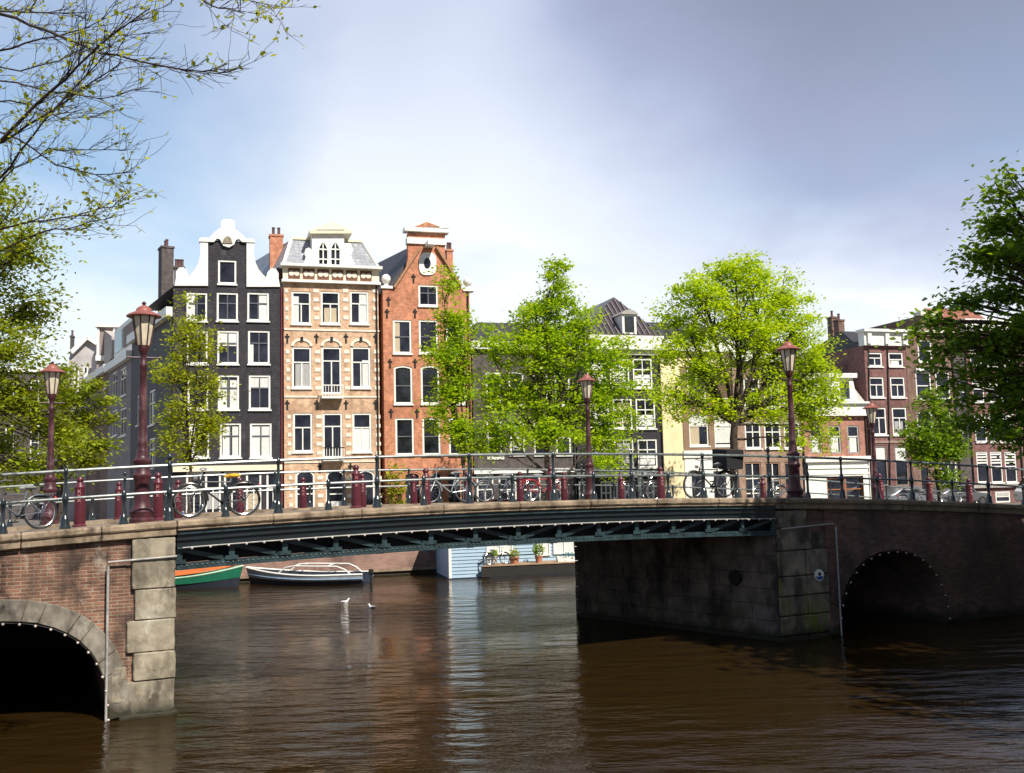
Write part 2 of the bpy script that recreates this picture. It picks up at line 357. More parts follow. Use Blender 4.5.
FA = R(17)                                                   # the far bank and its houses turn 17 degrees away
ST = 1.9                                                     # far street level
QF = Frame((-4.0, 48.9), FA)
def far_quay():
    e = QF
    poly = [e.w(-75,0), e.w(130,0), e.w(130,260), e.w(-75,260)]
    MB().plan([(p.x, p.y) for p in poly], -2, ST - 0.004).build('far_street', M_['pave'])['kind'] = 'structure'
    w = MB(); w.box(-75, 130, -0.35, 0.05, -2, ST - 0.25)
    t = thing('quay_wall', 'red brick quay wall along the far bank behind the moored boats', 'quay wall', (e.o.x, e.o.y, 0), FA)
    w.build('wall', M_['quay'], t); MB().box(-75, 130, -0.42, 0.3, ST - 0.25, ST).build('coping', M_['copingd'], t)
    MB().box(-75, 130, -0.46, -0.35, 0.18, 0.32).build('fender_beam', mat('old_timber', (0.24, 0.17, 0.12), 0.9, 0.2, 3.0), t)
far_quay()
MB().box(-60, 40, -40, 3, -2, 2.55).build('near_street', M_['pave'])['kind'] = 'structure'
MB().box(15.2, 60, 3, 30, -2, 2.6).build('east_street', M_['pave'])['kind'] = 'structure'
MB().box(-70, -15.5, 22, 46, -2, 2.55).build('west_street', M_['pave'])['kind'] = 'structure'

# ------------------------------------------------------------------ the bridge
BA = R(26)
A0 = atz(175, 713)
BF = Frame(A0, BA)
SPAN, BW = 14.75, 10.0
def dz(s, n=0.0):
    z = 3.77 - (0.0026 if s < 7.2 else 0.0021) * (s - 7.2) ** 2
    z = max(z, 2.2 + 0.12 * max(0, z - 1.2)) if z < 2.32 else z
    return z - 0.015 * n
bridge = thing('bridge', 'low steel truss bridge with brick abutments crossing the brown canal', 'bridge', (A0.x, A0.y, 0), BA)
def srange(a, b, st=0.5):
    n = max(1, int(round((b - a) / st))); return [a + (b - a) * i / n for i in range(n + 1)]
def arch_pts(c, a, b, e=2.5, n=22, z0=-1.0):
    pts = [(c - a, z0)]
    for i in range(n + 1):
        t = math.pi * (1 - i / n); x = math.cos(t); zz = (1 - abs(x) ** e) ** (1 / e) if abs(x) < 1 else 0
        pts.append((c + a * x, b * zz))
    pts.append((c + a, z0)); return pts
LARCH = arch_pts(-3.25, 2.07, 1.95); RARCH = arch_pts(18.72, 2.02, 2.10, 2.2)
CAP = 0.29
def abut_left():
    top = [(s, dz(s) - CAP) for s in reversed(srange(-16, -0.9))]
    out = [(-16, -1.0)] + LARCH + [(-0.9, -1.0)] + top
    MB().prism(out, 0.05, BW - 0.05).build('abutment_wall', M_['brickn'], bridge)
    # corner pier core and its big stones
    MB().box(-0.9, -0.06, 0.06, BW - 0.05, -1, dz(-0.5) - CAP - 0.005).build('abutment_core', M_['brickn'], bridge)
    zs = [-0.9, 0.04, 0.66, 1.18, 1.78, 2.36, dz(-.3) - CAP - 0.01]
    ws = [0.86, 0.90, 0.76, 0.88, 0.74, 0.80]
    for i in range(6):
        j = 0.015 * math.sin(i * 2.3)
        chip(MB().box(-ws[i], 0.0 - 0.02 * (i % 2), -0.03 + j, 0.62 + 0.2 * (i % 2), zs[i] + 0.003, zs[i + 1] - 0.003).build('quoin_stone', M_['sand'], bridge, bevel=0.03), .035)
    chip(MB().box(-1.15, -0.885, -0.025, 0.5, 0.30, 0.95).build('quoin_stone', M_['sand'], bridge), .05)
    chip(MB().box(-1.0, 0.03, -0.10, 1.0, -0.6, 0.06).build('footing_stone', M_['sand'], bridge), .08)
def ring(pts, wd, material, proud, k):
    """voussoirs round an arch, k stones"""
    body = pts[1:-1]; c = (body[0][0] + body[-1][0]) / 2
    for j in range(k):
        seg = body[int(j * (len(body) - 1) / k): int((j + 1) * (len(body) - 1) / k) + 1]
        inn = list(seg); outp = []
        for x, z in seg:
            d = Vector((x - c, z + 0.35)).normalized(); outp.append((x + d.x * wd, max(z + d.y * wd, z)))
        def sh(l, f=0.985):
            mx = sum(p[0] for p in l) / len(l); mz = sum(p[1] for p in l) / len(l); return [(mx + (p[0] - mx) * f + .004 * RNG.uniform(-1, 1), mz + (p[1] - mz) * f + .004 * RNG.uniform(-1, 1)) for p in l]
        MB().prism(sh(inn + outp[::-1]), -proud, 0.3).build('voussoir', material, bridge, bevel=0.015)
M_['arch'] = mat('grey_arch_stone', (0.21, 0.185, 0.15), 0.9, 0.25, 3.0, bump=0.8, dirt=[((0.07, 0.058, 0.045), 1.6, 0.46, 0.64), ((0.36, 0.33, 0.28), 3.4, 0.58, 0.74)], tide=True)
ring(LARCH, 0.40, M_['arch'], 0.02, 15)
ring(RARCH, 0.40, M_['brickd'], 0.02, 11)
abut_left()
def abut_right():
    top = [(s, dz(s) - CAP) for s in reversed(srange(16.45, 46))]
    out = [(16.45, -1.0)] + RARCH + [(46, -1.0)] + top
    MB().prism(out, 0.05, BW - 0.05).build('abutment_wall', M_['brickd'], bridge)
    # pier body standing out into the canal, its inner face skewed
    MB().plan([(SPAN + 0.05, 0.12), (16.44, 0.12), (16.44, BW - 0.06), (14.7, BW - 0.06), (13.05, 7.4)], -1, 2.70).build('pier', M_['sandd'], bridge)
    MB().box(SPAN + 0.06, 16.44, 0.12, BW - 0.06, 2.701, dz(16.4) - CAP - 0.01).build('pier_head', M_['brickd'], bridge)
    rows = [-0.9, 0.12, 0.62, 1.12, 1.62, 2.28, 2.86, dz(15.6) - CAP - 0.01]
    for i in range(7):
        a, b = SPAN, 16.43
        cuts = [a, a + (0.55 if i % 2 else 0.95), b] if i < 5 else [a, a + 1.05 + 0.1 * (i % 2)]
        for x0, x1 in zip(cuts, cuts[1:]):
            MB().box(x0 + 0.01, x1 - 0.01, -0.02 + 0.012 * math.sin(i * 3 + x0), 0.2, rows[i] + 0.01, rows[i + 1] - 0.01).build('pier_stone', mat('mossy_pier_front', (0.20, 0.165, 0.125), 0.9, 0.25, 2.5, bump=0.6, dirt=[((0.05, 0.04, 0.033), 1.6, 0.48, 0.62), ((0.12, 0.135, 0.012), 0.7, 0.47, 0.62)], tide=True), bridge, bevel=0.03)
    # stones of the skewed inner face
    p0 = Vector((SPAN, 0.02)); p1 = Vector((12.98, 7.42)); d = (p1 - p0); Lf = d.length; d.normalize(); nn = Vector((-d.y, d.x))
    if nn.x > 0: nn = -nn
    hs = [-0.9, 0.12, 0.52, 0.92, 1.32, 1.72, 2.16, 2.69]
    for i in range(7):
        x = 0.0; k = 0
        while x < Lf - 0.05:
            w = min((0.3 if x == 0 and i % 2 else 0.75) + 0.5 * RNG.random(), Lf - x)
            if Lf - x - w < 0.4: w = Lf - x
            pr = 0.02 + 0.015 * RNG.random()
            q = [p0 + d * (x + 0.008), p0 + d * (x + w - 0.008)]
            if True:
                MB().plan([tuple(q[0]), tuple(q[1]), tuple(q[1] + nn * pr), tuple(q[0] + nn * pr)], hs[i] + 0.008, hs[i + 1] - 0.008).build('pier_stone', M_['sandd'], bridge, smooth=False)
            x += w
abut_right()
hq = Vector((SPAN, 0.02)).lerp(Vector((12.98, 7.42)), 0.17)
MB().tube([(hq.x - 0.12, hq.y - 0.02, 1.55), (hq.x + 0.05, hq.y + 0.01, 1.55)], 0.2, 18).build('painted_vent_hole', M_['dark'], bridge)  # black disc for the hole, its inner shade painted as colour
def arch_light_blocks():
    for pts in (LARCH, RARCH):
        MB().prism([(x * 1.0, z) for x, z in pts], BW - 0.35, BW - 0.1).build('arch_light_block', M_['brickd'], bridge, smooth=False)  # wall added across each arch's far end to keep light out
arch_light_blocks()
def coping():
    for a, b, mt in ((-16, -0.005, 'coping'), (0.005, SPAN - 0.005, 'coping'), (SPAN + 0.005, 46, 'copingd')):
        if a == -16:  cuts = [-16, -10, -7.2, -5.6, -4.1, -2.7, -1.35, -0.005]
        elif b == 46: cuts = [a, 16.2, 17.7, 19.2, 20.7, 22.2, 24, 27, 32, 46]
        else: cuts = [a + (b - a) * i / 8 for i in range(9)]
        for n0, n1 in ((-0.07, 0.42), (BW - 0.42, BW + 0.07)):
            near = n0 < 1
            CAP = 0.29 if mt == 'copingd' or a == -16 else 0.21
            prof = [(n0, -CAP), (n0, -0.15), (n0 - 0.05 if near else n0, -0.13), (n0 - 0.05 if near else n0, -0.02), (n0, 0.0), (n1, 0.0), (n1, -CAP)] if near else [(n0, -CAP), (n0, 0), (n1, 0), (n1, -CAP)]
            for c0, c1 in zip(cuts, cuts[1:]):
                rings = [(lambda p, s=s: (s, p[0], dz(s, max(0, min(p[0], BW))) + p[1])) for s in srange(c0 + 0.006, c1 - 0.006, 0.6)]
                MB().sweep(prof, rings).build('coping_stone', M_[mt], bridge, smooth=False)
    for o in bridge.children:
        if o.name.startswith('coping_stone') and o.data.vertices[0].co.y < 1: chip(o, .022, .16, 2)
coping()
def deck():
    def strip(n0, n1, dzz, th, a=-16, b=46):
        prof = [(n0, dzz - th), (n1, dzz - th), (n1, dzz), (n0, dzz)]
        return MB().sweep(prof, [(lambda p, s=s: (s, p[0], dz(s, p[0]) + p[1])) for s in srange(a, b, 0.8)])
    strip(0.43, 2.2, -0.004, 0.16).build('pavement', M_['pave'], bridge, smooth=False)
    strip(BW - 2.2, BW - 0.43, -0.004, 0.16).build('pavement', M_['pave'], bridge, smooth=False)
    strip(2.35, BW - 2.35, -0.13, 0.2).build('carriageway', M_['asphalt'], bridge, smooth=False)
    strip(2.21, 2.345, 0.0, 0.3).build('kerb', M_['coping'], bridge, smooth=False)
    strip(BW - 2.345, BW - 2.21, 0.0, 0.3).build('kerb', M_['coping'], bridge, smooth=False)
    prof = [(0.3, -0.56), (BW - 0.3, -0.56), (BW - 0.3, -0.34), (0.3, -0.34)]
    MB().sweep(prof, [(lambda p, s=s: (s, p[0], dz(s, p[0]) + p[1])) for s in srange(0.02, SPAN - 0.02, 0.8)]).build('deck_slab', M_['steel'], bridge, smooth=False)
deck()
NPAN = 14
def girder(n0, sign):
    """fascia, light flange, truss panels and bottom chord of one edge girder"""
    f = lambda a, b, zt, zb: [(a, zb), (b, zb), (b, zt), (a, zt)]
    def sw(prof, name, material):
        MB().sweep(prof, [(lambda p, s=s: (s, n0 + sign * p[0], dz(s, n0) + p[1])) for s in srange(0.01, SPAN - 0.01, 0.6)]).build(name, material, bridge, smooth=False)
    sw(f(0.0, 0.28, -0.212, -0.52), 'fascia_plate', M_['steel'])
    sw(f(-0.06, 0.0, -0.25, -0.275), 'fascia_rib', M_['steelt'])
    sw(f(-0.045, 0.0, -0.37, -0.395), 'fascia_rib', M_['steel'])
    sw(f(-0.09, 0.28, -0.52, -0.55), 'flange', M_['steelt'])
    sw(f(0.02, 0.16, -0.84, -0.93), 'bottom_chord', M_['steelt'])
    sw(f(-0.06, 0.26, -0.93, -0.955), 'flange', M_['steelt'])
    sw(f(0.27, 0.30, -0.55, -0.84), 'shade_backing', M_['dark'])  # black sheet added behind the open truss, shade put into its colour
    P = SPAN / NPAN
    for i in range(NPAN + 1):
        s = min(max(P * i, 0.06), SPAN - 0.06); z = dz(s, n0)
        o = MB(); o.box(s - 0.055, s + 0.055, n0 + sign * 0.06 - 0.05, n0 + sign * 0.06 + 0.05, z - 0.84, z - 0.55)
        o.box(s - 0.12, s + 0.12, n0 + sign * 0.0 - 0.012, n0 + sign * 0.0 + 0.012, z - 0.84, z - 0.76)
        o.build('upright', M_['steelt'], bridge, smooth=False)
        if i < NPAN:
            a, b = P * i + 0.05, P * (i + 1) - 0.08
            if i < NPAN / 2: p, q = (a, dz(a, n0) - 0.56), (b, dz(b, n0) - 0.82)
            else: p, q = (a + 0.03, dz(a, n0) - 0.82), (b + 0.03, dz(b, n0) - 0.56)
            MB().bar((p[0], n0 + sign * 0.10, p[1]), (q[0], n0 + sign * 0.10, q[1]), 0.05, 0.09).build('diagonal', M_['steelt'], bridge, smooth=False)
girder(0.0, 1); girder(BW, -1)
rv = MB()
for i in range(150):
    s = 0.1 + i * (SPAN - 0.2) / 149; rv.ball((s, 0.018, dz(s) - 0.885), 0.02, 6)
tag(rv.build('rivets', M_['steelt'], bridge), kind='stuff')
for i in range(1, NPAN):
    s = SPAN * i / NPAN
    MB().box(s - 0.08, s + 0.08, 0.31, BW - 0.31, dz(s, BW) - 0.84, dz(s, BW) - 0.55).build('cross_beam', M_['steel'], bridge, smooth=False)

def light_string(label, pts, nb, frame_loc, name='string_of_lights', cab=.008):
    t = thing(name, label, 'light string', frame_loc, BA)
    MB().tube(pts, cab, 6).build('cable', M_['zinc' if cab > .01 else 'rubber'], t)
    d = [0]
    for a, b in zip(pts, pts[1:]): d.append(d[-1] + (Vector(b) - Vector(a)).length)
    for k in range(nb):
        x = d[-1] * (k + 0.5) / nb; i = max(j for j in range(len(d) - 1) if d[j] <= x)
        p = Vector(pts[i]).lerp(Vector(pts[i + 1]), (x - d[i]) / (d[i + 1] - d[i]))
        MB().ball((p.x, p.y - 0.01, p.z - 0.02), 0.027, 8).build('bulb', M_['bulb'], t)
BL = (A0.x, A0.y, 0)
light_string('string of pale bulbs round the arch of the sunlit abutment', [(x, -0.05, z - 0.02) for x, z in LARCH[3:-1]] + [(LARCH[-1][0], -0.05, 0.05)], 22, BL)
light_string('string of bulbs round the dark arch beside the mossy pier', [(x, -0.06, z - 0.02) for x, z in RARCH[1:-1]], 20, BL)
light_string('long string of bulbs under the steel fascia of the bridge span', [(s, -0.115, dz(s) - 0.53) for s in srange(0.1, SPAN - 0.1, 0.5)], 42, BL, cab=.013)
# conduits fixed to the two abutments
t = thing('conduit', 'pale pipe running down beside the sunlit arch', 'pipe', BL, BA)
x0 = BF.hit(108, 560)[0]; z0 = BF.hit(108, 561)[1]
MB().tube([(x0, -0.05, 0.0), (x0, -0.05, z0 - 0.1)], 0.025, 8).build('upright_pipe', M_['zinc'], t)
MB().tube([(x0 - 0.0, -0.05, z0 - 0.02), (-0.0, -0.09, z0 + 0.03)], 0.02, 8).build('level_pipe', M_['zinc'], t)
t = thing('conduit', 'thin grey pipe between the mossy pier and the dark arch', 'pipe', BL, BA)
x1 = BF.hit(834, 525)[0]; z1 = BF.hit(834, 524)[1]
MB().tube([(x1, -0.06, 0.0), (x1, -0.06, z1 - 0.08)], 0.022, 8).build('upright_pipe', M_['zinc'], t)
MB().tube([(SPAN + 0.1, -0.09, z1 - 0.05), (x1 - 0.1, -0.09, z1 + 0.02)], 0.022, 8).build('level_pipe', M_['zinc'], t)
# round sign on the pier
sx, sz = BF.hit(818, 575)
t = thing('round_sign', 'small round white and blue sign on the mossy stone pier', 'sign', BF.w(sx, -0.06, sz), BA)
MB().tube([(0, 0, 0), (0, 0.035, 0)], 0.15, 24).build('plate', M_['white'], t)
h = [( -0.125, -0.03)] + [(0.13 * math.cos(a), 0.13 * math.sin(a) - 0.0) for a in [math.pi + math.pi * 0.07 + i * math.pi * 0.86 / 12 for i in range(13)]] + [(0.125, -0.03)]
MB().prism(h, -0.004, 0.01).build('blue_half', mat('sign_blue', (0.04, 0.10, 0.28), 0.4), t)
MB().tube([(0.0, -0.008, 0.03), (0.0, 0.01, 0.03)], 0.05, 14).build('emblem', mat('sign_dark', (0.02, 0.02, 0.03), 0.4), t)

# ------------------------------------------------------------------ railings
TALL = [-4.1, -1.97, 2.0, 4.1, 6.24, 8.37, 10.5, 12.62, 17.2, 19.8, 22.9, 26, 29]
ENDP = [-0.12, 14.72]
SHORT = [-3.0, -0.95, 0.95, 3.04, 5.16, 7.3, 9.44, 11.56, 13.65, 16.0, 18.5, 21.4, 24.4, 27.4]
RH, RM = 1.075, 0.56
TP = [(0.12,0),(0.12,0.05),(0.10,0.09),(0.105,0.16),(0.085,0.21),(0.06,0.24),(0.052,0.27),(0.05,0.46),(0.06,0.49),(0.075,0.53),(0.078,0.58),(0.06,0.63),(0.042,0.66),(0.036,0.98),(0.048,1.02),(0.06,1.06),(0.055,1.10),(0.03,1.13),(0.0,1.135)]
SP = [(0.10,0),(0.10,0.05),(0.08,0.09),(0.085,0.13),(0.06,0.17),(0.04,0.20),(0.036,0.44),(0.05,0.49),(0.062,0.54),(0.062,0.60),(0.035,0.64),(0.0,0.65)]
EP = TP[:-3] + [(0.06,1.10),(0.04,1.14),(0.03,1.17),(0.06,1.20),(0.065,1.25),(0.04,1.30),(0.0,1.32)]
FP2 = [(0.09,0),(0.09,0.06),(0.07,0.12),(0.045,0.16),(0.04,0.48),(0.06,0.55),(0.075,0.62),(0.05,0.69),(0.035,0.72),(0.05,0.80),(0.055,0.86),(0.03,0.92),(0.0,0.93)]
def railing(n0, label):
    t = thing('bridge_railing', label, 'railing', BL, BA)
    meshes = {}
    def post(kind, prof, s, mt='rail'):
        if kind not in meshes:
            o = MB().lathe([(q * .82, z) for q, z in prof], seg=12).build('post', M_[mt], t); meshes[kind] = o
        else:
            o = meshes[kind].copy(); COL.objects.link(o); o.parent = t
        o.location = (s, n0, dz(s, n0) - 0.002)
    for s in TALL: post('t', TP, s)
    for s in SHORT: post('s', SP, s) if s != 16.0 else post('f', FP2, s)
    for s in ENDP: post('e', EP, s)
    MB().tube([(s, n0, dz(s, n0) + RH) for s in srange(-16, 32, 0.5)], 0.031, 8).build('top_rail', M_['railtop'], t)
    MB().tube([(s, n0, dz(s, n0) + RM) for s in srange(-16, 32, 0.5)], 0.026, 8).build('middle_rail', M_['railtop'], t)
railing(0.13, 'dark iron railing with turned posts along the canal edge facing us')
railing(BW - 0.13, 'dark iron railing on the far edge of the bridge seen through the first')

# ------------------------------------------------------------------ street lamps
LP = [(0.27,0),(0.27,0.07),(0.235,0.10),(0.25,0.16),(0.27,0.22),(0.225,0.27),(0.20,0.30),(0.175,0.42),(0.168,0.85),(0.20,0.89),(0.205,0.95),(0.17,0.99),(0.165,1.15),(0.20,1.19),(0.205,1.24),(0.15,1.28),(0.125,1.34),(0.135,1.40),(0.11,1.46),(0.105,1.55),(0.115,1.60),(0.10,1.64),(0.092,2.2),(0.098,2.23),(0.09,2.26),(0.075,3.1),(0.095,3.13),(0.095,3.19),(0.07,3.23),(0.062,3.36),(0.085,3.40),(0.12,3.48),(0.135,3.56)]
def make_lamp():
    t = thing('street_lamp', '', 'street lamp')
    MB().lathe([(q * .9, z) for q, z in LP], seg=16).build('post', M_['maroond'], t)
    MB().tube([(-0.33,0,3.32),(0.33,0,3.32)], 0.018, 8).build('ladder_bar', M_['maroond'], t)
    MB().lathe([(0.12,3.565),(0.13,3.60),(0.225,4.15),(0.225,4.17)], seg=8).build('lantern_glass', M_['lampglass'], t)
    for k in range(8):
        a = 2 * math.pi * (k + 0.5) / 8
        MB().bar((0.133*math.cos(a), 0.133*math.sin(a), 3.57), (0.232*math.cos(a), 0.232*math.sin(a), 4.17), 0.022).build('lantern_rib', M_['maroond'], t)
    MB().lathe([(0.23,4.165),(0.335,4.15),(0.345,4.165),(0.31,4.20),(0.20,4.25),(0.16,4.27),(0.145,4.32),(0.10,4.36),(0.05,4.385),(0.03,4.395)], seg=20).build('cap', M_['lampcap'], t)
    MB().lathe([(0.02,4.39),(0.035,4.41),(0.045,4.435),(0.03,4.46),(0.0,4.48)], seg=10).build('finial', M_['maroond'], t)
    return t
lamp0 = make_lamp(); first = [True]
def lamp(s, n, z, sc, label):
    o = lamp0 if first[0] else dup(lamp0); first[0] = False
    o.location = BF.w(s, n, z); o.scale = (sc,) * 3; o.rotation_euler = (0, 0, BA)
    tag(o, label, 'street lamp', 'crown lamps along the bridge')
def sn(px, n):        # s of the point at depth n seen in pixel column px
    q = BF.hit(px, 490, n); return q[0]
for px, n, sc, lab in ((142, 0.62, 0.985, 'tall maroon lamp on the sunlit abutment beside the black bicycle with yellow saddle'),
                       (795, 0.62, 0.97, 'dark lamp on the mossy pier in front of the round bright tree'),
                       (50, 8.6, 0.96, 'maroon lamp before the leafy western tree, left of the tallest lamp'),
                       (590, 9.0, 0.98, 'slim lamp on the far side of the bridge before the conical tree'),
                       (876, 9.0, 0.97, 'distant lamp beyond the railing in front of the mauve brick house')):
    s = sn(px, n); lamp(s, n, dz(s, n) - 0.005, sc, lab)

# ------------------------------------------------------------------ bollards
def make_bollard():
    t = thing('bollard', '', 'bollard')
    MB().lathe([(0.135,0),(0.135,0.03),(0.105,0.06),(0.115,0.10),(0.10,0.60),(0.092,0.74),(0.105,0.76),(0.105,0.79),(0.09,0.82),(0.06,0.86),(0.055,0.88),(0.075,0.91),(0.075,0.95),(0.045,0.99),(0.0,1.0)], seg=12).build('post', M_['maroon'], t)
    for k in range(3):
        z = 0.70 - 0.09 * k; c = MB(); y = -0.104 - 0.004 * k
        c.bar((-0.03, y, z - 0.03), (0.03, y, z + 0.03), 0.014); c.bar((-0.03, y + 0.001, z + 0.03), (0.03, y + 0.001, z - 0.03), 0.014)
        c.build('relief_cross', mat('worn_maroon', (0.40, 0.17, 0.17), 0.5), t)
    return t
bol0 = make_bollard(); bf = [True]
BOL = [(80, 1.35, 'maroon bollard beside the spoked bicycle wheel, leftmost on the bridge'), (119, 8.2, 'maroon bollard far behind the railing just left of the tallest lamp'),
       (158, 1.6, 'maroon bollard standing right beside the base of the tallest lamp'), (178, 6.5, 'maroon bollard behind the front wheel of the yellow-saddled bicycle'),
       (240, 7.6, 'maroon bollard seen through the rear wheel of the yellow-saddled bicycle'), (303, 7.8, 'maroon bollard before the first ground-floor window of the cream-and-brick house'),
       (356, 2.1, 'large maroon bollard before the third ground-floor window of the banded brick house'), (362.5, 7.6, 'smaller maroon bollard half hidden behind a larger one'),
       (413.5, 7.8, 'maroon bollard right of the yellowish climbing shrub'), (426, 2.2, 'large maroon bollard beside the wheel of the pale bicycle'),
       (467, 7.6, 'maroon bollard at the handlebar end of the pale bicycle'), (520, 7.4, 'maroon bollard between two pale door posts, right of the pale bicycle'),
       (551, 2.2, 'large maroon bollard beside the tall railing post under the conical tree'), (564, 7.5, 'smaller maroon bollard just right of the one under the conical tree'),
       (621, 7.4, 'maroon bollard before the black house, right of the slim lamp'), (661, 2.3, 'tall maroon bollard at the corner of the cream house'),
       (763, 7.6, 'dark maroon bollard left of the lamp on the mossy pier'), (880, 2.3, 'dark maroon bollard before the mauve brick house'),
       (929, 3.0, 'dark maroon bollard beneath the small green street tree'), (969, 2.6, 'dark maroon bollard farthest along toward the shuttered house')]
for px, n, lab in BOL:
    o = bol0 if bf[0] else dup(bol0); bf[0] = False
    s = sn(px, n); o.location = BF.w(s, n, dz(s, n) - (0.006 if n < 2.2 or n > 7.8 else 0.13)); o.rotation_euler = (0, 0, BA - 0.2)
    if n > 2.3 and n < 7.8: o.scale = (1, 1, 1.05)
    tag(o, lab, 'bollard', 'bollards along the bridge pavements')
# ------------------------------------------------------------------ houses
HF = Frame(aty(225, 400, 57), FA)
def brick(name, c1, c2, mortar, **k):
    k.setdefault('dirt', [(tuple(x * .55 for x in c1), 0.7, 0.50, 0.72), (tuple(min(1, x * 1.25 + .03) for x in c2), 1.6, 0.56, 0.74)])
    return mat(name, c1, 0.85, k.pop('var', 0.2), 3.5, bump=0.35, brick=(0.24, 0.085, 0.012, mortar, c2), **k)
B_BLACK = brick('black_painted_brick', (0.026, 0.023, 0.030), (0.042, 0.037, 0.046), (0.022, 0.02, 0.025))
B_PINK = brick('pale_orange_brick', (0.50, 0.285, 0.165), (0.60, 0.365, 0.225), (0.60, 0.50, 0.37))
B_RED = brick('red_brick', (0.45, 0.155, 0.075), (0.56, 0.215, 0.11), (0.46, 0.27, 0.18))
B_MAUVE = brick('mauve_brick', (0.17, 0.07, 0.065), (0.21, 0.09, 0.08), (0.2, 0.13, 0.115))
B_BROWN = brick('brown_brick', (0.16, 0.09, 0.068), (0.20, 0.115, 0.085), (0.2, 0.14, 0.115))
B_RUST = brick('rust_brick', (0.34, 0.13, 0.09), (0.40, 0.17, 0.115), (0.36, 0.24, 0.2))
B_DARK = brick('dark_brown_brick', (0.075, 0.06, 0.06), (0.10, 0.08, 0.075), (0.09, 0.08, 0.075))
WOODBR = mat('brown_woodwork', (0.25, 0.155, 0.10), 0.6, 0.1, 2.0)
GREYW = mat('grey_sash', (0.10, 0.10, 0.12), 0.5, 0.1)
ORANGEW = mat('orange_door_wood', (0.34, 0.13, 0.05), 0.5, 0.15, 3.0)
SLATEP = mat('pale_slate', (0.26, 0.27, 0.30), 0.4, 0.15, 5.0, bump=0.3, brick=(0.3, 0.22, 0.012, (0.14, 0.14, 0.16), (0.34, 0.35, 0.38)))
TILE = mat('black_pantile', (0.055, 0.045, 0.05), 0.4, 0.3, 5.0, bump=0.3)
STONEB = mat('pale_stone_band', (0.72, 0.66, 0.56), 0.8, 0.08, 2.0)

